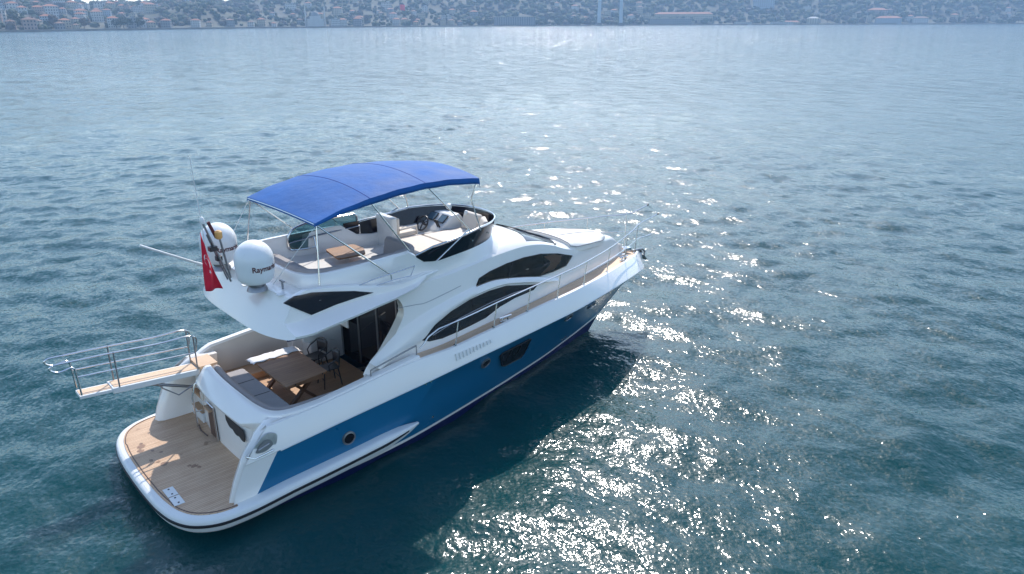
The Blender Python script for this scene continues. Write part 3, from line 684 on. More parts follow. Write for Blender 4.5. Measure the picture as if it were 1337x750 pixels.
g = G(); g.loft(rows); g.poly(rows[0]); g.poly(rows[-1][::-1]); obj('back_cushion', g, TAUPE, sofa, smooth=60)
for yy in (.35, -.45):
    g = G(); g.box((2.64, yy, 1.662), (.40, .012, .012)); obj('seam', g, BLACK, sofa, smooth=0)

# ---- superstructure
b0 = curve([(4, 1.93), (5, 1.88), (5.7, 1.82), (7, 1.8), (9, 1.72), (10, 1.60), (11, 1.40), (11.6, 1.26), (12.5, 1.00), (13.5, .68), (14.3, .38), (14.9, .10)])
def Sf(x, z): return max(b0(x)-.15*(z-2.1), .05)
zr = curve([(4.5, 3.62), (5.5, 3.66), (6.3, 3.66), (7.2, 3.70), (8.4, 3.83), (9.3, 3.87), (9.9, 3.82), (10.5, 3.69), (11.1, 3.46), (11.5, 3.27), (12.0, 3.22), (12.7, 3.15), (13.8, 2.98), (14.4, 2.85), (14.8, 2.62), (14.9, 2.45)])
zm = curve([(4.5, 3.72), (6, 3.80), (8, 4.05), (9.3, 4.10), (9.9, 4.0), (10.4, 3.80), (11.2, 3.46), (11.45, 3.36), (12, 3.34), (13, 3.22), (14, 3.0), (14.45, 2.90), (14.8, 2.64), (14.9, 2.46)])
def zd(x): return zi(x)-.05
def ztop(x, y):
    s = Sf(x, zr(x)); u = min(abs(y)/s, 1); return zr(x)+(zm(x)-zr(x))*(1-u**2.6)+.06*(1-u**10)
BUT = [(.0, 4.45), (.12, 4.62), (.22, 4.92), (.45, 5.35), (.62, 5.60), (.75, 5.63), (.86, 5.55), (1.0, 5.35)]
for_side = {}
g = G()
for sgn in (-1, 1):
    rows = []
    for v in np.linspace(0, 1, 15):
        xa = float(np.interp(v, [q[0] for q in BUT], [q[1] for q in BUT])); r_ = []
        for t in np.linspace(0, 1, 64):
            x = xa+(14.88-xa)*t; z0 = zd(x)-.06 if x > 5.65 else lerp(1.95, zd(x)-.06, max(0, (x-4.4)/1.25)); z = z0+(zr(x)-z0)*v
            r_.append((x, sgn*Sf(x, z), z))
        rows.append(r_)
    if sgn == 1:            # port aft edge runs straight down
        pass
    g.loft(rows)
    # returned inner edge of the aft buttress
    g.loft([[rows[k][0] for k in range(15)], [(rows[k][0][0]+.05, rows[k][0][1]-sgn*.30, rows[k][0][2]) for k in range(15)], [(rows[k][0][0]+.5, rows[k][0][1]-sgn*.34, rows[k][0][2]) for k in range(15)]])
rows = []
for x in np.linspace(4.5, 14.88, 74):
    s = Sf(x, zr(x)); rows.append([(x, s*u, ztop(x, s*u)) for u in (-1, -.985, -.95, -.88, -.75, -.5, -.25, 0, .25, .5, .75, .88, .95, .985, 1)])
g.loft(rows)
g.poly([(14.88, y, z) for y, z in ((-.2, 2.2), (.2, 2.2), (.15, 2.6), (-.15, 2.6))])
deckh = obj('deckhouse', g, WHITE, Yp, smooth=35)
# saloon bulkhead: dark glass doors with steel frame
g = G(); g.box((5.72, 0.1, 2.35), (.04, 3.3, 2.6)); sal = obj('saloon_door', g, DARKG, Yp, smooth=0)
for yy in (-1.25, -.35, .55, 1.45): g = G(); g.box((5.69, yy, 2.3), (.03, .05, 2.4)); obj('door_frame', g, STEELD, sal, smooth=0)
g = G(); g.box((5.72, 1.65, 2.3), (.06, .5, 2.5)); obj('bulkhead', g, WHITE2, Yp, smooth=0)

def on_side(pts, off, sgn): return [(x, sgn*(Sf(x, z)+off), z) for x, z in pts]
def panel(name, xz, m_, parent, off, th, sgn, smooth=0, k=5):
    c = [(p.x, p.y) for p in catmull([(x, z, 0) for x, z in xz], k, True)] if k else xz
    cx = sum(p[0] for p in c)/len(c); cz = sum(p[1] for p in c)/len(c); g = G()
    n = len(c); ring = lambda s, o: [(lerp(cx, x, s), sgn*(Sf(lerp(cx, x, s), lerp(cz, z, s))+o), lerp(cz, z, s)) for x, z in c]
    outer = ring(1, off); g.loft([ring(1, off-th), outer, ring(.75, off), ring(.5, off), ring(.25, off), ring(.04, off)], cu=True)
    return obj(name, g, m_, parent, smooth=30)
def sharp_poly(corners, k=4):    # polygon keeping its corners, edges subdivided
    out = []; n = len(corners)
    for i in range(n):
        a = corners[i]; b_ = corners[(i+1) % n]
        for j in range(k): out.append((lerp(a[0], b_[0], j/k), lerp(a[1], b_[1], j/k)))
    return out
UW = sharp_poly([(7.70, 3.17), (7.88, 3.41), (8.25, 3.50), (8.83, 3.57), (9.47, 3.58), (10.15, 3.52), (10.9, 3.35), (11.62, 3.11), (11.25, 2.92), (10.6, 2.92), (10.0, 2.96), (9.13, 3.11), (8.30, 3.18)], 3)
LW = sharp_poly([(6.00, 2.38), (6.37, 2.62), (6.91, 2.83), (7.53, 2.97), (8.16, 3.03), (8.75, 3.02), (9.93, 2.76), (9.72, 2.66), (9.00, 2.64), (8.44, 2.55), (7.95, 2.40), (7.49, 2.345), (7.05, 2.30), (6.57, 2.27), (6.2, 2.30)], 3)
for sgn in (-1, 1):
    w1 = panel('upper_window', UW, DARKG, Yp, .010, .03, sgn, k=0)
    ct = sharp_poly([(10.05, 2.99), (10.45, 3.08), (10.55, 3.25), (10.25, 3.42), (10.75, 3.36), (11.05, 3.26), (11.0, 3.12), (10.7, 2.98)], 2)
    panel('dashboard_trim', ct, BEIGEI, w1, .020, .008, sgn, k=0)
    panel('wheel_house_pane', UW, PANE, w1, .034, .006, sgn, k=0)
    for xx, (za, zb) in ((8.95, (3.10, 3.58)),): g = G(); g.tube([(xx-.18, sgn*(Sf(xx, za)+.036), za+.03), (xx+.05, sgn*(Sf(xx, zb)+.036), zb-.02)], .014, 6); obj('window_post', g, BLACK, w1)
    w2 = panel('lower_window', LW, DARKG, Yp, .010, .03, sgn, k=0)
    g = G(); g.tube([(x, sgn*(Sf(x, z)+.02), z) for x, z in ((6.3, 2.42), (7.2, 2.62), (8.2, 2.74), (9.0, 2.78), (9.7, 2.74))], .014, 6); obj('window_rib', g, STEELD, w2)
    # raised white arch sweeping over the lower window
    lo = [(4.75, 2.10), (5.2, 2.26), (5.93, 2.40), (6.38, 2.68), (6.92, 2.89), (7.54, 3.03), (8.17, 3.09), (8.75, 3.08), (9.4, 2.95), (10.02, 2.79), (10.7, 2.66)]
    hi = [(4.55, 2.30), (4.9, 2.48), (5.55, 2.80), (6.1, 2.96), (6.6, 3.07), (7.15, 3.17), (7.75, 3.25), (8.35, 3.27), (9.1, 3.16), (9.9, 2.98), (10.8, 2.70)]
    lo = catmull([(x, z, 0) for x, z in lo], 4); hi = catmull([(x, z, 0) for x, z in hi], 4)
    rows = []
    for a, b_ in zip(lo, hi):
        s_ = lambda t, o: (lerp(a.x, b_.x, t), sgn*(Sf(lerp(a.x, b_.x, t), lerp(a.y, b_.y, t))+o), lerp(a.y, b_.y, t))
        rows.append([s_(-.02, -.02), s_(0, .075), s_(.12, .098), s_(.5, .09), s_(.85, .05), s_(1.05, -.01)])
    g = G(); g.loft(rows); obj('side_arch', g, WHITE, Yp, smooth=55)
for sgn in (-1, 1):
    g = G(); g.tube([(x, sgn*(Sf(x, z)+.002), z) for x, z in catmull_xz([(5.45, 3.28), (5.98, 3.23), (6.25, 3.21), (6.83, 3.29), (7.3, 3.36)])], .007, 5); obj('panel_seam', g, STEELD, Yp)
# side decks in teak, from the cockpit to the bow
for sgn in (-1, 1):
    rows = []
    for x in list(np.linspace(5.72, 15.9, 60)):
        o = max(bi(x)-.085, .0); i_ = min(max(b0(x)-.02, 0), o) if x < 14.7 else 0
        rows.append([(x, sgn*lerp(i_, o, u), zi(x)-.048) for u in (0, .33, .66, 1)])
    g = G(); g.loft(rows); obj('side_deck', g, TEAKD, Yp, smooth=60)
    g = G(); g.prism([(4.45, sgn*1.72), (5.71, sgn*1.72), (5.71, sgn*2.10), (4.45, sgn*2.10)], 1.1, 2.0); sb = obj('side_step', g, WHITE, Yp, smooth=0, bevel=.03)
    g = G(); g.box((5.15, sgn*1.93, 2.008), (1.0, .22, .016)); obj('tread', g, TEAKD, sb, smooth=0)
# windshield (wrapped on the roof front) with wipers
def on_top(x, y, o): return (x, y, ztop(x, y)+o)
rows = []
for t in np.linspace(0, 1, 9):
    r_ = []
    for u in np.linspace(-.9, .9, 21):
        x = lerp(10.02-.35*abs(u)**2.5, 11.22-.45*abs(u)**2, t); s = Sf(x, zr(x)); r_.append(on_top(x, u*s, .012))
    rows.append(r_)
g = G(); g.loft(rows); wsd = obj('windshield', g, mat('windshield_glass', (.05, .06, .07), .05), Yp, smooth=60)
for y0, y1 in ((-.75, -.15), (.1, .75)):
    g = G(); g.tube([on_top(11.18, y0, .05), on_top(10.75, y0+.1, .06), on_top(10.42, y1, .04)], .018, 6); g.tube([on_top(10.9, y0+.05, .05), on_top(10.35, (y0+y1)/2, .04)], .014, 6)
    obj('wiper', g, BLACK, wsd)
g = G(); g.tube([on_top(11.26-.45*(u*u), u*1.28, .03) for u in np.linspace(-.9, .9, 15)], .028, 6); obj('windshield_trim', g, STEELD, wsd)
# sun pad on the foredeck
g = G(); rows = []
def padw(x): return float(np.interp(x, [11.6, 12, 12.6, 13.3, 13.75], [1.02, 1.0, .88, .66, .42]))
xs = np.linspace(11.62, 13.72, 16)
for lay, o in ((0, .0), (1, .09), (2, .11)):
    pass
top = []
for x in xs: w = padw(x); top.append([on_top(x, u*w, .10-.03*(abs(u) > .95)) for u in (-1, -.93, -.6, -.2, .2, .6, .93, 1)])
g.loft(top); edge = [r_[0] for r_ in top]+top[-1][1:]+[r_[-1] for r_ in top[::-1][1:]]+top[0][::-1][1:-1]
g.loft([edge, [(x, y, z-.15) for x, y, z in edge]], cu=True); spd = obj('sun_pad', g, PADW, Yp, smooth=50, bevel=.02)
g = G(); g.tube([(x, y, z-.012) for x, y, z in edge], .014, 5, closed=True); obj('pad_piping', g, GREYC, spd)
for u in (-.33, .33): g = G(); g.tube([on_top(x, u*padw(x), .103) for x in xs[1:-1]], .007, 4); obj('pad_seam', g, GREYC, spd)
# deck hardware on the bow
g = G(); g.box((15.25, .05, 2.30), (.45, .22, .12)); g.rev([(.09, 0), (.1, .05), (.06, .1), (.08, .18)], (15.05, 0, 2.26), 14); obj('windlass', g, STEEL, Yp, bevel=.01)
g = G(); g.tube([(15.6, 0, 2.20), (16.1, 0, 2.17), (16.25, 0, 2.05), (16.2, 0, 1.90)], .035, 8); g.box((16.18, 0, 1.88), (.24, .22, .04), ry=.9); obj('anchor', g, STEELD, Yp, bevel=.01)
g = G(); g.prism(round_poly([(14.55, -.25), (15.0, -.22), (15.0, .22), (14.55, .25)], .06), 2.24, 2.275); obj('locker_hatch', g, WHITE2, Yp, smooth=40)
for sgn in (-1, 1):
    for x in (8.35, 14.4):
        z = zi(x)-.03; y = sgn*(bi(x)-.17); g = G()
        for q in (-.09, .09): g.tube([(x+q, y, z), (x+q*.8, y, z+.10)], .02, 6)
        g.tube([(x-.19, y, z+.11), (x+.19, y, z+.11)], .022, 8); g.box((x, y, z), (.30, .10, .02)); obj('deck_cleat', g, STEEL, Yp)
# portholes and the big hull window
def hy(x, z): return float(np.interp(z, [zbo(x)+.085, lerp(zbo(x)+.085, zt(x), .5), zt(x)], [bw(x)+.015, lerp(bw(x), bt(min(x+.85, 16.05)), .52), bt(x)]))
for sgn in (-1, 1):
    for x, z in ((3.66, 1.0), (7.53, 1.48), (10.62, 1.78), (11.88, 1.72)):
        y = hy(x, z); dy = (hy(x, z+.05)-hy(x, z-.05))/.1; dx = (hy(x+.2, z)-hy(x-.2, z))/.4
        ax = Vector((-dx, 1, -dy)).normalized(); ax.y *= sgn
        c = Vector((x, sgn*y, z)); g = G(); g.rev([(.15, -.03), (.155, .035), (.12, .045), (.115, .02)], c, 24, axis=ax); ph = obj('porthole', g, STEELD, Yp)
        g = G(); g.rev([(.116, -.02), (.116, .03)], c, 20, axis=ax); obj('porthole_glass', g, DARKG, ph)
    c = [(8.01, 1.50), (8.06, 1.58), (8.74, 1.63), (9.03, 1.65), (9.09, 1.62), (9.11, 1.39), (9.15, 1.10), (9.08, .99), (8.42, 1.0), (8.27, 1.08), (8.09, 1.36)]
    cc = sharp_poly(c, 3); n = len(cc); cx, cz = 8.6, 1.33
    ring = lambda s, o: [(lerp(cx, x, s), sgn*(hy(lerp(cx, x, s), lerp(cz, z, s))+o), lerp(cz, z, s)) for x, z in cc]
    g = G(); g.loft([ring(1.0, -.03), ring(1.0, .055), ring(.6, .055), ring(.05, .055)], cu=True); hw = obj('hull_window', g, DARKG, Yp, smooth=30)
    g = G(); g.tube([(x, y, z) for x, y, z in ring(1.01, .05)], .018, 6, closed=True); obj('window_frame', g, BLACK, hw)
    for xx in (8.35, 8.7): g = G(); g.tube([(xx, sgn*(hy(xx, 1.18)+.058), 1.2), (xx+.05, sgn*(hy(xx, 1.55)+.058), 1.55)], .012, 5); obj('window_bar', g, BLACK, hw)
    # row of slim upright slats on the bulwark, small drain dots
    for k in range(11):
        x = 6.55+k*.105; z = lerp(zt(x), zi(x), .55); y = bt(x)+.005-.03; h = .085-.004*k
        g = G(); g.box((x, sgn*(y+.012), z), (.022, .05, h*1.9), rx=sgn*.25); obj('bulwark_slat', g, WHITE2, Yp, smooth=0)
    for x, z in ((5.66, 1.60), (5.80, 1.615), (6.0, .52), (11.59, .46), (11.7, .46), (11.82, .46)):
        g = G(); g.rev([(.028, -.02), (.028, .012)], (x, sgn*hy(x, z), z), 10, axis=(0, sgn, 0)); obj('drain', g, STEEL, Yp)

# ---- flybridge deck, overhanging the cockpit
ST = [2.40, 2.5, 2.7, 3.0, 3.4, 3.8, 4.3, 4.7, 5.1, 5.5, 5.9, 6.3, 6.7, 7.1]
f_yL = curve([(2.3, 2.26), (2.6, 2.31), (3.0, 2.33), (4.3, 2.24), (5.3, 2.08), (5.9, 1.90), (6.3, 1.60), (6.7, 1.50), (7.1, 1.38)])
f_zl = curve([(2.3, 3.50), (3.0, 3.50), (3.5, 3.54), (4.0, 3.59), (4.8, 3.65), (5.8, 3.69), (6.3, 3.76), (7.1, 3.80)])
f_zf = curve([(2.3, 3.76), (2.6, 3.72), (3.1, 3.71), (3.8, 3.79), (4.7, 3.83), (5.7, 3.78), (6.3, 3.85), (7.1, 3.82)])
f_zt = curve([(2.3, 4.16), (2.55, 4.22), (2.92, 4.31), (3.57, 4.28), (4.26, 4.17), (5.0, 3.98), (5.5, 3.92), (6.3, 3.90), (7.1, 3.84)])
f_yT = curve([(2.3, 1.90), (4, 1.89), (5.4, 1.86), (6.0, 1.72), (6.3, 1.60), (6.7, 1.47), (7.1, 1.34)])
def dk(x): return float(np.interp(x, [2.3, 3.3, 3.9, 6.3, 7.1], [4.20, 4.20, 3.93, 3.88, 3.80]))
rows = []
for x in ST:
    fade = max(0, 1-(x-2.40)/.9)
    def pt(y, z): 
        xx = x+fade*(.62*max(z-3.40, 0)**1.1-.10+.40*(abs(y)/2.3)**4); return (xx, y, z)
    yL, yT, zl, zf, zt_, d_ = f_yL(x), f_yT(x), f_zl(x), f_zf(x), f_zt(x), dk(x)
    h = [(1.3, zl+.02), (yL-.14, zl-.03), (yL-.02, zl), (yL, zl+.05), (lerp(yL, yT+.03, .5), lerp(zl+.05, zf, .45)), (yT+.03, zf), (yT+.01, lerp(zf, zt_, .75)), (yT-.02, zt_-.02), (yT-.07, zt_), (yT-.14, zt_-.015), (yT-.22, max(d_, zt_-.09)-.0), (yT-.42, d_), (.9, d_+.01)]
    rows.append([pt(-y, z) for y, z in h]+[pt(y, z) for y, z in h[::-1]])
    if x == ST[0]: cap = [[pt(y*u, z) for u in np.linspace(-1, 1, 19)] for y, z in h]
g = G(); g.loft(rows, cu=True); g.loft(cap); g.poly(rows[-1][::-1]); obj('flybridge_deck', g, WHITE, Yp, smooth=38, bevel=.02)
g = G(); g.tube([(r_[1][0], r_[1][1]*.995, r_[1][2]-.01) for r_ in rows], .022, 6); g.tube([(r_[-2][0], r_[-2][1]*.995, r_[-2][2]-.01) for r_ in rows], .022, 6)
obj('overhang_trim', g, NAVY, Yp)
# dark side windows in the fins
FW = sharp_poly([(2.74, 4.15), (2.97, 4.23), (3.35, 4.225), (3.8, 4.14), (4.3, 4.03), (4.74, 3.89), (4.3, 3.88), (3.85, 3.855), (3.28, 3.775)], 3)
def fy(x, z): return float(np.interp(z, [f_zf(x), lerp(f_zf(x), f_zt(x), .75), f_zt(x)], [f_yT(x)+.03, f_yT(x)+.01, f_yT(x)-.02]))
for sgn in (-1, 1):
    cx, cz = 3.5, 4.03
    ring = lambda s, o: [(lerp(cx, x, s), sgn*(fy(lerp(cx, x, s), lerp(cz, z, s))+o), lerp(cz, z, s)) for x, z in FW]
    g = G(); g.loft([ring(1, -.02), ring(1, .02), ring(.7, .02), ring(.4, .02), ring(.03, .02)], cu=True); obj('fin_window', g, SMOKE, Yp, smooth=30)

# ---- flybridge coaming (closed ring), floor, windscreen
RW = 1.66
half_pl = [(3.32, 0), (3.33, .8), (3.42, 1.32), (3.70, 1.60), (4.2, RW), (5.2, 1.61), (6.1, 1.50), (7.2, 1.40), (7.9, 1.31), (8.5, 1.10), (8.88, .78), (9.08, .38), (9.13, 0)]
hp = catmull([(x, -y, 0) for x, y in half_pl], 5); ringp = hp+[Vector((p.x, -p.y, 0)) for p in hp[::-1][1:-1]]
def ctop(x): return float(np.interp(x, [3.2, 4, 5.2, 5.95, 6.25, 6.7, 8, 9.2], [4.44, 4.46, 4.48, 4.50, 4.22, 4.13, 4.20, 4.26]))
def ring_norm(i):
    n_ = len(ringp); t = (ringp[(i+1) % n_]-ringp[i-1]).normalized(); n = Vector((t.y, -t.x, 0))
    if n.dot(ringp[i]-Vector((6.2, 0, 0))) < 0: n = -n
    return n
rows = []
for i, p in enumerate(ringp):
    n = ring_norm(i); z = ctop(p.x); fr = min(max((p.x-6.0)/2, 0), 1)
    foot = ztop(min(max(p.x, 5.6), 9.6), abs(p.y))-.06 if p.x > 6 else 3.8
    flare = .10 if p.x < 5.4 else (.26 if p.x > 8.6 else float(np.interp(p.x, [5.4, 6, 7.4, 8.6], [.10, .02, .07, .26])))
    rows.append([(p.x+n.x*a, p.y+n.y*a, zz) for a, zz in ((flare+(.12 if p.x < 5.4 or p.x > 8.3 else .03), foot-.1), (flare*.8, lerp(foot, z, .22)), (flare*.36, lerp(foot, z, .58)), (.045, z-.05), (.0, z), (-.09, z), (-.12, z-.04), (-.13, 3.55))])
g = G(); g.loft(rows, cv=True); obj('flybridge_coaming', g, WHITE, Yp, smooth=45)
g = G(); g.prism([(p.x, p.y) for p in ringp], 3.50, 3.60); obj('flybridge_floor', g, WHITE2, Yp, smooth=0)
# wrap-round smoked windscreen with steel rail
wi = [i for i, p in enumerate(ringp) if p.x > 6.0]
seq = sorted(wi, key=lambda i: ringp[i].y)
def wtop(x): return float(np.interp(x, [6.0, 6.45, 7.25, 8.0, 9.2], [4.26, 4.44, 4.50, 4.60, 4.60]))
def side_seq(): return [i for i in range(len(ringp)) if ringp[i].x > 6.0]
sq = side_seq(); rowsW = []; rail = []
for i in sq:
    p = ringp[i]; n = ring_norm(i); zb = ctop(p.x)-.06; zt2 = max(wtop(p.x), zb+.02); o2 = .04+.28*(zt2-zb)
    rowsW.append([(p.x+n.x*.05, p.y+n.y*.05, zb), (p.x+n.x*o2, p.y+n.y*o2, zt2), (p.x+n.x*(o2-.02), p.y+n.y*(o2-.02), zt2), (p.x+n.x*.03, p.y+n.y*.03, zb)])
    rail.append((p.x+n.x*(o2-.01), p.y+n.y*(o2-.01), zt2+.03))
g = G(); g.loft(rowsW); wsn = obj('windscreen', g, SMOKE, Yp, smooth=60)
g = G(); g.tube(rail, .022, 8); obj('windscreen_rail', g, STEEL, wsn)
for k in range(4, len(sq)-3, 5):
    a = Vector(rowsW[k][0]); b_ = Vector(rowsW[k][1]); n = ring_norm(sq[k]); g = G(); g.rev([(.022, 0), (.022, .015)], lerp(a, b_, .5)+n*.012, 8, axis=n); obj('screen_bolt', g, STEEL, wsn)

# ---- flybridge furniture
g = G(); g.prism([(3.47, 1.35), (3.47, -1.3), (3.75, -1.5), (6.2, -1.5), (6.2, -.3), (5.65, -.3), (5.65, -.85), (4.15, -.85), (4.15, 1.35)], 3.6, 4.02); fs = obj('flybridge_sofa', g, WHITE2, Yp, smooth=0, bevel=.03)
g = G(); g.prism(round_poly([(3.72, 1.35), (3.72, -1.15), (4.15, -1.15), (4.15, 1.35)], .08), 4.025, 4.15); obj('seat_cushion', g, GREYC, fs, smooth=40, bevel=.04, segs=3)
g = G(); g.prism(round_poly([(3.9, -1.17), (3.9, -1.40), (5.62, -1.40), (5.62, -.87), (4.2, -.87)], .08), 4.026, 4.148); obj('seat_cushion', g, GREYC, fs, smooth=40, bevel=.04, segs=3)
g = G(); g.prism(round_poly([(5.64, -.32), (5.64, -1.38), (6.10, -1.38), (6.10, -.32)], .08), 4.024, 4.15); obj('seat_cushion', g, GREYC, fs, smooth=40, bevel=.04, segs=3)
bk = catmull([(3.50, 1.35, 0), (3.48, .5, 0), (3.48, -.8, 0), (3.58, -1.22, 0), (3.86, -1.44, 0), (4.4, -1.50, 0), (5.2, -1.48, 0), (5.85, -1.46, 0), (6.10, -1.34, 0), (6.18, -1.05, 0), (6.18, -.30, 0)], 6)
rows = []
for i, p in enumerate(bk):
    t = (bk[min(i+1, len(bk)-1)]-bk[max(i-1, 0)]).normalized(); n = Vector((t.y, -t.x, 0))
    if n.dot(Vector((4.9-p.x, .1-p.y, 0))) < 0: n = -n
    z = 4.49 if p.x < 5.6 else 4.51
    rows.append([(p.x+n.x*a, p.y+n.y*a, zz) for a, zz in ((-.05, 4.05), (-.09, z-.05), (-.06, z), (.04, z+.01), (.10, z-.05), (.17, 4.05))])
g = G(); g.loft(rows); g.poly(rows[0]); g.poly(rows[-1][::-1]); obj('back_cushion', g, TAUPE, fs, smooth=60)
g = G(); g.prism(round_poly([(5.05, .10), (5.75, .05), (5.95, .45), (5.95, .95), (5.20, 1.0)], .10), 4.07, 4.11); ft = obj('flybridge_table', g, TEAKT, Yp, smooth=40)
g = G(); g.tube([(5.5, .5, 3.6), (5.5, .5, 4.07)], .05, 10); obj('table_leg', g, STEEL, ft)
# helm seat with tall back
g = G(); g.prism(round_poly([(6.86, .60), (7.02, .58), (7.05, 1.36), (6.88, 1.36)], .05), 3.6, 4.66); hs = obj('helm_seat', g, WHITE2, Yp, smooth=40, bevel=.03)
g = G(); g.box((7.35, .98, 3.85), (.6, .72, .5)); obj('seat_base', g, WHITE2, hs, smooth=0, bevel=.03)
g = G(); g.prism(round_poly([(7.06, .64), (7.65, .64), (7.65, 1.32), (7.06, 1.32)], .08), 4.10, 4.22); obj('seat_cushion', g, CREAM, hs, smooth=40, bevel=.035)
g = G(); g.box((7.08, .98, 4.42), (.10, .70, .40)); obj('back_cushion', g, CREAM, hs, smooth=40, bevel=.035)
g = G(); g.tube([(7.1, .62, 4.32), (7.62, .62, 4.34), (7.62, .62, 4.12)], .03, 8); obj('arm_rest', g, CREAM, hs)
# console with wheel and screens
con = [(8.15, 3.6), (8.15, 4.10), (8.30, 4.22), (8.62, 4.48), (8.86, 4.50), (9.0, 4.36), (9.02, 3.6)]
g = G(); g.extr([(x, .42, z) for x, z in con], (0, .95, 0)); cs = obj('helm_console', g, WHITE2, Yp, smooth=0, bevel=.05, segs=3)
nrm = Vector((-.26, 0, .32)).normalized()
for yy, w in ((.62, .26), (1.08, .34)):
    g = G(); M = Matrix.Rotation(-math.atan2(.26, .32), 3, 'Y'); c = Vector((8.47, yy, 4.365))+nrm*.018
    g.add([c+M @ Vector((x*.13, y*w/2, z*.012)) for x in (-1, 1) for y in (-1, 1) for z in (-1, 1)], [(0, 1, 3, 2), (4, 6, 7, 5), (0, 4, 5, 1), (2, 3, 7, 6), (0, 2, 6, 4), (1, 5, 7, 3)]); sc_ = obj('plotter_screen', g, BLACK, cs, smooth=0)
    c = c+nrm*.014; g = G(); g.add([c+M @ Vector((x*.11, y*(w/2-.02), 0)) for x, y in ((-1, -1), (1, -1), (1, 1), (-1, 1))], [(0, 1, 2, 3)]); obj('screen_glass', g, mat('screen_glass', (.10, .16, .20), .08), sc_, smooth=0)
ax = Vector((-.8, 0, .45)).normalized(); M = ax.to_track_quat('Z', 'Y').to_matrix(); c = Vector((8.06, .98, 4.26))
g = G(); g.tube([c+M @ Vector((.20*math.cos(a), .20*math.sin(a), 0)) for a in np.linspace(0, 2*math.pi, 25)[:-1]], .022, 8, closed=True)
for a in (0.5, 2.6, 4.7): g.tube([c, c+M @ Vector((.20*math.cos(a), .20*math.sin(a), 0))], .018, 6)
g.tube([c, c-ax*.16], .03, 8); obj('steering_wheel', g, CHAIRM, cs)
for yy in (.52, .60): g = G(); g.tube([(8.28, yy, 4.2), (8.20, yy, 4.36)], .02, 8); g.rev([(.03, -.03), (.035, 0), (.02, .03)], (8.19, yy, 4.38), 10); obj('throttle_lever', g, BLACK, cs)
g = G(); g.rev([(.07, 0), (.09, .05), (.07, .12), (.02, .15)], (8.92, .95, 4.52), 14); obj('compass', g, WHITE2, cs)
g = G(); g.tube([(8.9, .18, 4.2), (8.9, .18, 4.5)], .02, 8); g.rev([(.05, 0), (.055, .07), (.03, .11)], (8.9, .18, 4.5), 12); obj('search_light', g, WHITE2, Yp)
# big sun pad beside the helm and the loose-looking forward back cushions
g = G(); g.prism(round_poly([(6.45, -1.30), (7.9, -1.26), (8.55, -1.0), (8.85, -.55), (8.90, .30), (6.75, .45), (6.45, .1)], .10), 3.6, 4.03); sp_ = obj('fly_sun_pad', g, WHITE2, Yp, smooth=30, bevel=.02)
g = G(); g.prism(round_poly([(6.48, -1.27), (7.55, -1.24), (7.6, .40), (6.78, .42), (6.48, .1)], .08), 4.035, 4.16); obj('pad_cushion', g, CREAM, sp_, smooth=40, bevel=.04, segs=3)
g = G(); g.prism(round_poly([(7.58, -1.24), (7.95, -1.20), (8.52, -.96), (8.80, -.5), (8.82, .28), (7.63, .40)], .08), 4.034, 4.158); obj('pad_cushion', g, CREAM, sp_, smooth=40, bevel=.04, segs=3)
g = G(); g.tube([(6.78, .44, 4.13), (7.62, .42, 4.13), (8.83, .31, 4.13)], .02, 6); obj('pad_piping', g, DKWOOD, sp_)
for (x0, y0, x1, y1) in ((8.86, .30, 8.84, -.38), (8.84, -.42, 8.52, -.92), (8.46, -.96, 7.98, -1.20)):
    a = Vector((x0, y0, 0)); b_ = Vector((x1, y1, 0)); t = (b_-a); L_ = t.length; t.normalize(); n = Vector((t.y, -t.x, 0)); c0 = (a+b_)/2
    if n.dot(c0-Vector((6.5, 0, 0))) < 0: n = -n
    cc = [a-n*.10, a+n*.12, b_+n*.12, b_-n*.10]; zz0, zz1 = (4.15, 4.58) if x1 > 8 else (4.15, 4.42)
    g = G(); q0 = [(p.x, p.y, zz0) for p in cc]; q1 = [(p.x+n.x*.10, p.y+n.y*.10, zz1) for p in (a-n*.04, a+n*.08, b_+n*.08, b_-n*.04)]
    g.add(q0+q1, [(3, 2, 1, 0), (4, 5, 6, 7), (0, 1, 5, 4), (1, 2, 6, 5), (2, 3, 7, 6), (3, 0, 4, 7)]); obj('lounge_cushion', g, CREAM, sp_, smooth=50, bevel=.05, segs=3)
# raised tinted stair hatch on the port side
hc = [(4.52, 3.98), (4.50, 4.30), (4.66, 4.50), (5.1, 4.60), (6.40, 4.58), (6.42, 4.40), (6.40, 4.02), (6.0, 3.97), (5.0, 3.94)]
hc = round_poly(hc, .12, 4)
g = G(); g.extr([(x, 1.50, z+.12) for x, z in hc], (0, .012, 0)); th = obj('stair_hatch', g, TINT, Yp, smooth=0)
g = G(); g.tube([(x, 1.506, z+.12) for x, z in hc], .026, 8, closed=True); obj('hatch_frame', g, STEEL, th)
g = G(); g.tube([(4.50, 1.45, 4.30), (5.2, 1.42, 4.36), (6.42, 1.42, 4.40)], .022, 8); g.tube([(5.15, 1.42, 4.36), (5.15, 1.2, 3.62)], .022, 8); g.tube([(6.42, 1.42, 4.40), (6.42, 1.42, 3.62)], .022, 8); obj('stair_rail', g, STEEL, th)
g = G(); g.box((6.2, 1.44, 4.36), (.45, .03, .34)); obj('hatch_panel', g, SMOKE, th, smooth=0, bevel=.01)
# low rail on the starboard ledge
for sgn in (-1, 1):
    g = G(); g.tube([(4.45, sgn*1.84, 4.10), (4.86, sgn*1.84, 4.16), (5.3, sgn*1.84, 4.18), (5.86, sgn*1.83, 4.22), (5.75, sgn*1.83, 4.02)], .014, 6); g.tube([(4.86, sgn*1.84, 4.0), (5.3, sgn*1.84, 4.03), (5.75, sgn*1.84, 4.02)], .012, 6)
    g.tube([(4.45, sgn*1.84, 4.10), (4.42, sgn*1.84, 4.02)], .012, 6); obj('ledge_rail', g, STEEL, Yp)

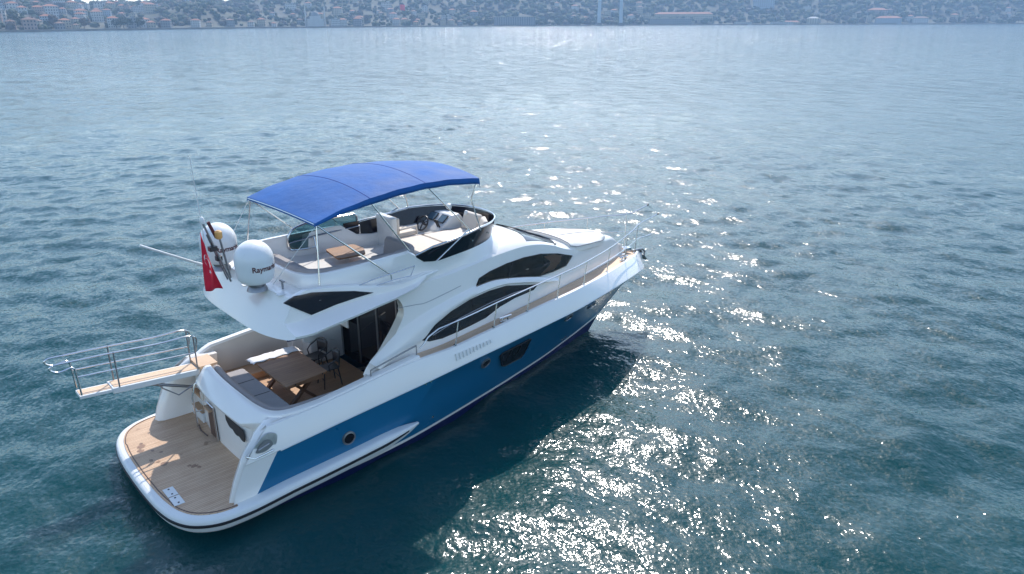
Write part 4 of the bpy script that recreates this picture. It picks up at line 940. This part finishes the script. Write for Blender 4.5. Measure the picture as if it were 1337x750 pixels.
# ---- satellite domes, mast, antennas
def dome(y):
    c = (2.66, y, 4.825)
    prof = [(r*.91, z*.93) for r, z in [(.30, -.49), (.33, -.47), (.385, -.40), (.405, -.28), (.420, -.10), (.424, 0)]+[(.424*math.cos(a), .43*math.sin(a)) for a in np.linspace(.12, 1.5, 12)]+[(.005, .43)]]
    g = G(); g.rev(prof, c, 48); d_ = obj('satellite_dome', g, DOMEW, Yp, smooth=45)
    g = G(); g.rev([(.21, 4.19-4.825), (.19, -.58), (.16, -.54), (.2, -.44)], c, 28); obj('dome_base', g, STEELD, d_)
    cu = bpy.data.curves.new('lettering', 'FONT'); cu.body = 'Raymarine'; cu.size = .155; cu.align_x = 'CENTER'; cu.offset = .004; cu.resolution_u = 3
    to = bpy.data.objects.new('lettering', cu); COL.objects.link(to); dg = bpy.context.evaluated_depsgraph_get()
    tm = bpy.data.meshes.new_from_object(to.evaluated_get(dg)); bpy.data.objects.remove(to)
    bm = bmesh.new(); bm.from_mesh(tm); bmesh.ops.triangulate(bm, faces=bm.faces); bmesh.ops.subdivide_edges(bm, edges=bm.edges, cuts=1, use_grid_fill=True)
    wdt = max(v.co.x for v in bm.verts)-min(v.co.x for v in bm.verts); k = .63/wdt
    for v in bm.verts:
        a = R(286)+v.co.x*k/.388; z = v.co.y-.16; r_ = float(np.interp(z, [-.37, -.26, -.093, 0, .093], [.3545, .3725, .3865, .390, .387]))
        v.co = (c[0]+r_*math.cos(a), c[1]+r_*math.sin(a), c[2]+z)
    bm.to_mesh(tm); bm.free(); tm.materials.clear(); tm.materials.append(MAROON)
    lo_ = bpy.data.objects.new('lettering', tm); COL.objects.link(lo_); lo_.parent = d_
dome(-.92); dome(.92)
g = G(); g.tube([(2.46, -.08, 4.2), (2.07, -.04, 5.50)], .022, 8); g.tube([(2.46, .10, 4.2), (2.13, .02, 5.25)], .018, 8); g.tube([(2.36, 0, 4.50), (2.38, .06, 4.52)], .018, 6)
for t in (.25, .5, .75): g.tube([(lerp(2.46, 2.07, t), lerp(-.08, -.04, t), lerp(4.2, 5.5, t)), (lerp(2.46, 2.13, t), lerp(.1, .02, t), lerp(4.2, 5.25, t))], .018, 6)
mast = obj('mast', g, STEELD, Yp)
g = G(); g.rev([(.045, 0), (.05, .05), (.035, .12), (.01, .14)], (2.06, -.04, 5.5), 12); obj('mast_lamp', g, WHITE2, mast)
g = G(); g.tube([(2.55, .16, 4.2), (2.42, .14, 5.10)], .022, 8); m2_ = obj('light_mast', g, STEELD, Yp)
g = G(); g.rev([(.05, 0), (.075, .03), (.075, .15), (.04, .18)], (2.41, .14, 5.08), 12); obj('amber_lamp', g, AMBER, m2_)
g = G(); g.tube([(2.38, .2, 5.1), (2.26, .22, 5.45)], .035, 8); obj('horn', g, MAROON, m2_)
for c_, d__ in (((2.2, -.02, 4.95), (.16, .14, .1)), ((2.3, .0, 4.72), (.12, .12, .1))): g = G(); g.box(c_, d__); obj('junction_box', g, CHAIRM, mast, bevel=.01)
g = G(); g.tube([(2.16, .30, 4.3), (2.16, .3, 5.42), (2.11, .3, 6.79)], .012, 6, r1=.006); obj('whip_antenna', g, WHITE2, Yp)
g = G(); g.tube([(2.45, 1.5, 4.19), (1.24, 1.5, 4.87)], .026, 8); g.rev([(.04, -.1), (.04, .1)], (2.42, 1.5, 4.2), 10, axis=(-1.2, 0, .68)); obj('folded_antenna', g, WHITE2, Yp)
g = G(); g.tube([(3.05, -1.25, 4.2), (3.05, -1.25, 4.36)], .022, 8); g.box((3.05, -1.25, 4.37), (.05, .16, .03)); obj('deck_fitting', g, STEELD, Yp)
for q in ((2.58, -.55), (2.85, -1.55)):
    g = G(); g.box((q[0], q[1], 4.215), (.16, .13, .02)); obj('vent_plate', g, WHITE2, Yp, smooth=0, bevel=.006)

# ---- bimini
bim = empty('bimini', (0, 0, 0)); bim.parent = Yp
bows = [(3.70, 5.52, 1.62, .03, .0), (4.98, 5.83, 1.62, .16, -.02), (6.42, 5.93, 1.57, .16, 0.), (8.0, 5.82, 1.50, .15, 0.)]
bim_z = curve([(3.5, 5.43), (3.7, 5.52), (4.3, 5.70), (5.0, 5.83), (5.7, 5.91), (6.42, 5.945), (7.2, 5.92), (8.0, 5.83), (8.2, 5.80)])
rows = []
for i in range(3):
    a, b_ = bows[i], bows[i+1]
    for t in np.linspace(0, 1, 9)[:(9 if i == 2 else 8)]:
        x = lerp(a[0], b_[0], t); z = lerp(a[1], b_[1], t); z = bim_z(x); w = lerp(a[2], b_[2], t); cmb = lerp(a[3], b_[3], t)
        vd = lerp(.05, .13, min(1, max(0, (x-3.7)/1.3)))
        pr = [(-w-.01, z-vd), (-w-.005, z-vd*.5), (-w+.01, z)]+[(u*w, z+cmb*(1-u*u)) for u in (-.94, -.8, -.6, -.4, -.2, 0, .2, .4, .6, .8, .94)]+[(w-.01, z), (w+.005, z-vd*.5), (w+.01, z-vd)]
        wr = .004*math.sin(x*9+1.)
        rows.append([(x, y, zz+(wr*abs(y/w)**2)) for y, zz in pr])
rows.insert(0, [(x-.012, y, z-.06) for x, y, z in rows[0]]); rows.append([(x+.015, y, z-.07) for x, y, z in rows[-1]])
g = G(); g.loft(rows); cn = obj('canopy', g, CANV, bim, smooth=28, solid=.012)
for i in (1, 2):
    r_ = rows[1+8*i]; g = G(); g.tube([(x, y, z+.004) for x, y, z in r_[2:-2]], .009, 6); obj('canopy_seam', g, CANVD, cn)
for (x, z, w, cmb, o) in bows:
    g = G(); g.tube([(x, u*(w-.04), z-.03+cmb*(1-u*u)) for u in np.linspace(-1, 1, 13)], .016, 6); obj('bow_tube', g, STEEL, bim)
for s in (-1, 1):
    for nm, pts in (('frame_leg', [(3.74, s*1.58, 5.45), (3.60, s*1.76, 4.28)]), ('frame_leg', [(3.76, s*1.58, 5.45), (5.26, s*1.80, 4.14), (5.27, s*1.80, 4.0)]), ('frame_leg', [(5.0, s*1.57, 5.75), (5.9, s*1.6, 4.5)]),
                    ('frame_leg', [(6.5, s*1.52, 5.85), (7.70, s*1.50, 4.62)]), ('frame_leg', [(7.66, s*1.50, 4.66), (6.55, s*1.70, 4.16)]), ('frame_leg', [(7.95, s*1.45, 5.72), (7.78, s*1.46, 5.36), (8.0, s*1.52, 4.58)])):
        g = G(); g.tube(pts, .017, 8); obj(nm, g, STEEL, bim)
    g = G(); g.tube([(3.72, s*1.6, 5.46), (2.97, s*.95 if s < 0 else s*1.7, 4.22)], .007, 5); obj('stay_strap', g, WHITE2, bim)

# ---- guard rails round the foredeck
def rz(x): return float(np.interp(x, [5.7, 6.0, 7.0, 8.1, 9.3, 10.5, 12, 14, 15.5, 16.1, 16.55], [2.42, 2.72, 2.80, 2.92, 3.0, 3.06, 3.10, 3.12, 3.14, 3.24, 3.32]))
for s in (-1, 1):
    dzp = .22 if s > 0 else 0.       # the port rail stands a little higher forward
    ex = lambda x: (.10*min(max((x-9)/3, 0), 1) if s > 0 else 0)
    yy = lambda x: max(bi(x)-.06+ex(x), .22 if x > 15.4 else .1)
    xs = [5.66, 5.74, 5.9, 6.2]+list(np.linspace(6.6, 16.0, 34))+[16.3, 16.55]
    hi_ = lambda x: rz(x)+dzp*min(max((x-8)/4, 0), 1)
    g = G(); g.tube([(x, s*yy(x), hi_(x)) for x in xs], .017, 8); rl = obj('guard_rail', g, STEEL, Yp)
    g = G(); g.rev([(.03, -.03), (.03, .03)], (16.55, s*.22, hi_(16.55)), 10, axis=(1, 0, .2)); obj('rail_end', g, CHAIRM, rl)
    x2 = [x for x in xs if x > (11.2 if s < 0 else 9.5)]; g = G(); g.tube([(x, s*yy(x), lerp(zi(min(x, 16.1)), hi_(x), .5)) for x in x2[:-1]], .010, 6); obj('mid_rail', g, STEEL, rl)
    for x in (6.75, 7.95, 9.12, 10.3, 11.55, 12.95, 14.35, 15.55):
        g = G(); g.tube([(x-.10, s*(bi(min(x, 16.0))-.05), zi(x)-.03), (x+.02, s*yy(x), hi_(x))], .014, 8); g.rev([(.04, 0), (.04, .015)], (x-.10, s*(bi(min(x, 16.0))-.055), zi(x)+.008), 10); obj('stanchion', g, STEEL, rl)
    # short hand rail beside the cockpit step
    g = G(); g.tube([(4.42, s*2.10, 2.08), (4.43, s*2.10, 2.24), (5.62, s*2.10, 2.47), (5.62, s*2.10, 2.24)], .018, 8); obj('hand_rail', g, STEELD, Yp)

# ---- gangway (passerelle) reaching aft from the port quarter
pas = empty('gangway', (0, 0, 0)); pas.parent = Yp
def pz(x): return lerp(1.83, 2.0, (1.95-x)/2.37)
g = G(); g.add([(x, y, pz(x)+dz) for x in (.18, 2.0) for y in (1.32, 1.80) for dz in (-.13, 0)], [(0, 1, 3, 2), (4, 6, 7, 5), (0, 4, 5, 1), (2, 3, 7, 6), (0, 2, 6, 4), (1, 5, 7, 3)]); obj('inner_plank', g, WHITE2, pas, smooth=0, bevel=.015)
g = G(); g.add([(x, y, pz(x)+dz-.03) for x in (-.44, .30) for y in (1.36, 1.76) for dz in (-.07, 0)], [(0, 1, 3, 2), (4, 6, 7, 5), (0, 4, 5, 1), (2, 3, 7, 6), (0, 2, 6, 4), (1, 5, 7, 3)]); obj('outer_plank', g, WHITE2, pas, smooth=0, bevel=.01)
g = G(); g.add([(x, y, pz(x)+dz+.009) for x in (.22, 1.96) for y in (1.38, 1.74) for dz in (-.012, 0)], [(0, 1, 3, 2), (4, 6, 7, 5), (0, 4, 5, 1), (2, 3, 7, 6), (0, 2, 6, 4), (1, 5, 7, 3)]); obj('inner_tread', g, TEAKD, pas, smooth=0)
g = G(); g.add([(x, y, pz(x)+dz-.022) for x in (-.42, .17) for y in (1.42, 1.70) for dz in (-.012, 0)], [(0, 1, 3, 2), (4, 6, 7, 5), (0, 4, 5, 1), (2, 3, 7, 6), (0, 2, 6, 4), (1, 5, 7, 3)]); obj('outer_tread', g, TEAKD, pas, smooth=0)
g = G(); g.box((2.2, 1.62, 1.86), (.42, .62, .06)); obj('landing_pad', g, TEAKD, pas, smooth=0, bevel=.01)
g = G(); g.box((2.15, 1.62, 1.5), (.26, .46, .7)); obj('hinge_block', g, WHITE2, pas, smooth=0, bevel=.03)
g = G(); g.tube([(1.85, 1.56, 1.35), (.75, 1.56, 1.80)], .035, 8); g.tube([(1.88, 1.45, 1.45), (1.5, 1.45, 1.30), (1.2, 1.5, 1.55), (1.05, 1.5, 1.78)], .016, 6); obj('support_ram', g, STEELD, pas)
for y, dz in ((1.78, 0), (1.34, 0)):
    z0 = 2.70 if y > 1.5 else 2.62; z1 = 2.82 if y > 1.5 else 2.92
    f_ = lambda x, h: pz(x)+h
    g = G(); g.tube(catmull([(1.96, y, f_(1.96, .42)), (1.97, y, f_(1.97, .82)), (1.2, y, f_(1.2, .80)), (.35, y, f_(.35, .80)), (-.55, y, f_(-.55, .78)), (-.82, y, f_(-.82, .76)), (-.86, y, f_(-.86, .68)), (-.72, y, f_(-.72, .60)), (-.46, y, f_(-.46, .64)), (-.42, y, f_(-.42, .4)), (-.40, y, f_(-.40, 0))], 5), .019, 8); hr = obj('hand_rail', g, STEEL, pas)
    g = G(); g.tube([(1.96, y, f_(1.96, .42)), (-.42, y, f_(-.42, .42))], .016, 8); obj('lower_rail', g, STEEL, hr)
    for x in (.32, 1.96): g = G(); g.tube([(x, y, f_(x, -.05)), (x, y, f_(x, .82))], .017, 8); obj('rail_post', g, STEELD, hr)

# ---- things in the cockpit fixed to the boat: cabinet, ladder to the flybridge
g = G(); g.box((5.15, 1.62, 1.55), (.9, .75, .9)); cb = obj('wet_bar', g, WHITE2, Yp, smooth=0, bevel=.03)
g = G(); g.rev([(.16, 0), (.17, .02), (.12, .03), (.11, .01)], (5.2, 1.62, 2.01), 24); obj('round_sink', g, STEELD, cb)
g = G(); g.box((5.55, 1.1, 2.25), (.05, .6, .5)); wp = obj('speaker_panel', g, WHITE2, Yp, smooth=0, bevel=.02)
for yy in (1.0, 1.25): g = G(); g.rev([(.11, 0), (.11, .02), (.07, .03), (.02, .0)], (5.52, yy, 2.27), 20, axis=(-1, 0, 0)); obj('speaker', g, STEELD, wp)
g = G(); g.extr([(4.5, 1.20, 1.80), (4.5, 1.20, 1.98), (5.35, 1.20, 1.62), (5.35, 1.20, 1.40)], (0, .05, 0)); ld = obj('flybridge_stair', g, WHITE2, Yp, smooth=0, bevel=.01)
for k in range(5): g = G(); g.box((4.4+k*.20, 1.65, 2.2+k*.30), (.22, .60, .04)); obj('stair_tread', g, TEAKD, ld, smooth=0)

# ============================================================ LOOSE THINGS ABOARD
ZF = 1.10
tb = empty('dining_table', (3.62, .12, ZF)); tag(tb, 'brown wooden dining table standing in the aft cockpit of the yacht', 'table')
g = G(); g.prism(round_poly([(-.55, -.93), (.52, -.78), (.56, 1.02), (-.52, 1.08)], .03), .66, .71); obj('tabletop', g, TEAKT, tb, smooth=0, bevel=.008)
g = G(); g.box((0, 0, .60), (.86, 1.5, .09)); obj('apron', g, TEAKT, tb, smooth=0)
for sy in (-.55, .65):
    for sx in (-1, 1): g = G(); g.add([(sx*.34+a*.045, sy+b_*.05, 0) for a, b_ in ((-1, -1), (1, -1), (1, 1), (-1, 1))]+[(-sx*.28+a*.045, sy+b_*.05+sx*.003, .60) for a, b_ in ((-1, -1), (1, -1), (1, 1), (-1, 1))], [(3, 2, 1, 0), (4, 5, 6, 7), (0, 1, 5, 4), (1, 2, 6, 5), (2, 3, 7, 6), (3, 0, 4, 7)]); obj('leg', g, mat('table_leg_wood', (.16, .075, .035), .5), tb, smooth=0)
# white cloth lying across the far end of the table
g = G(); rows = []
for i in range(15):
    u = i/14; r_ = []
    for j in range(9):
        v = j/8; x = lerp(-.60, .60, u)+.02*math.sin(j*2.1+i); y = lerp(.66, 1.08, v)+.03*math.sin(i*1.7)*(v < .2)+.015*math.sin(i*2.9+j)
        z = .722+.010*math.sin(i*1.3+j*1.9)*(.3+v*.4)+.006
        if v > .86: z -= .05*(v-.86)/.14
        if abs(u-.5) > .46: z -= .02
        r_.append((x, y, z))
    rows.append(r_)
g.loft(rows); cl = obj('tablecloth', g, CLOTH, None, smooth=60, solid=.006, loc=(3.62, .12, ZF)); tag(cl, 'crumpled white cloth lying over the far end of the cockpit table', 'cloth')
def chair():
    e = empty('cockpit_chair', (0, 0, 0))
    g = G(); g.prism(round_poly([(-.21, -.21), (.21, -.19), (.21, .19), (-.21, .21)], .08), .43, .46); obj('seat', g, CHAIRM, e, smooth=40, bevel=.008)
    for sx in (-1, 1):
        for sy in (-1, 1):
            g = G(); g.tube([(sx*.17, sy*.16, .44), (sx*.22, sy*.21, 0)], .018, 8, r1=.014); obj('leg', g, CHAIRM, e)
    g = G(); g.tube(catmull([(.02, -.24, .66), (.14, -.25, .70), (.23, -.17, .80), (.26, 0, .84), (.23, .17, .80), (.14, .25, .70), (.02, .24, .66)], 4), .017, 8)
    for s in (-1, 1): g.tube([(.02, s*.24, .66), (-.08, s*.22, .58), (-.06, s*.20, .45)], .015, 8)
    for s in (-1, 1): g.tube([(.19, s*.17, .45), (.235, s*.17, .80)], .016, 8)
    obj('back_frame', g, CHAIRM, e)
    g = G(); rows = []
    for a in np.linspace(-1, 1, 9): rows.append([(.245-.05*a*a*abs(a), a*.19, z) for z in (.50, .6, .7, .80)])
    g.loft(rows); obj('backrest', g, CHAIRM, e, solid=.014)
    g = G(); g.tube([(-.19, -.18, .2), (-.19, .18, .2)], .01, 6); g.tube([(.19, -.18, .2), (.19, .18, .2)], .01, 6); obj('stretcher', g, CHAIRM, e)
    return e
def dup(e):
    r_ = e.copy(); COL.objects.link(r_)
    for ch in list(e.children):
        c = ch.copy(); COL.objects.link(c); c.parent = r_
    return r_
c1 = chair(); c1.location = (4.52, .02, ZF); c1.rotation_euler = (0, 0, R(-6)); tag(c1, 'dark metal chair pulled up to the bare end of the table, nearer the open side', 'chair', 'dark chairs at the cockpit table')
c2 = dup(c1); c2.location = (4.60, .80, ZF); c2.rotation_euler = (0, 0, R(8)); tag(c2, 'dark metal chair beside the white cloth, farther inside under the roof', 'chair', 'dark chairs at the cockpit table')
# red ensign on the mast
fl = empty('ensign', (2.0, -.02, 5.33)); tag(fl, 'red flag with white crescent and star hanging limp from the stern mast', 'flag')
def fpt(u, v):      # u along the hoist (down), v along the fly
    x = lerp(.0, -.06, u)+v*lerp(.10, .38, u**1.1); y = .05*math.sin(v*7+u*3)*(.3+u)+v*.10; z = -u*1.24-v*.04*(.2+u)-.42*v*(1-u)
    return (x, y, z)
g = G(); g.loft([[fpt(i/16, j/12) for j in range(13)] for i in range(17)]); fc = obj('flag_cloth', g, RED, fl, smooth=60, solid=.006)
fr_ = Vector(fpt(.4, .6))-Vector(fpt(.4, .3))
def flagpatch(name, pts):
    g = G()
    for sd_ in (-1, 1):
        q = [Vector(fpt(u, v)) for u, v in pts]; n = Vector((.5, -.85, 0))*.008*sd_; c = sum(q, Vector())/len(q)
        g.poly([p+n for p in q])
    obj(name, g, FLAGW, fl, smooth=0)
cr = [(.42+.12*math.cos(a), .42+.26*math.sin(a)) for a in np.linspace(.6, 2*math.pi-.6, 16)]+[(.455+.095*math.cos(a), .42+.205*math.sin(a)) for a in np.linspace(2*math.pi-.75, .75, 16)]
flagpatch('crescent', cr)
flagpatch('star', [(.62+(.05 if k % 2 == 0 else .02)*math.cos(k*math.pi/5), .45+(.11 if k % 2 == 0 else .045)*math.sin(k*math.pi/5)) for k in range(10)])
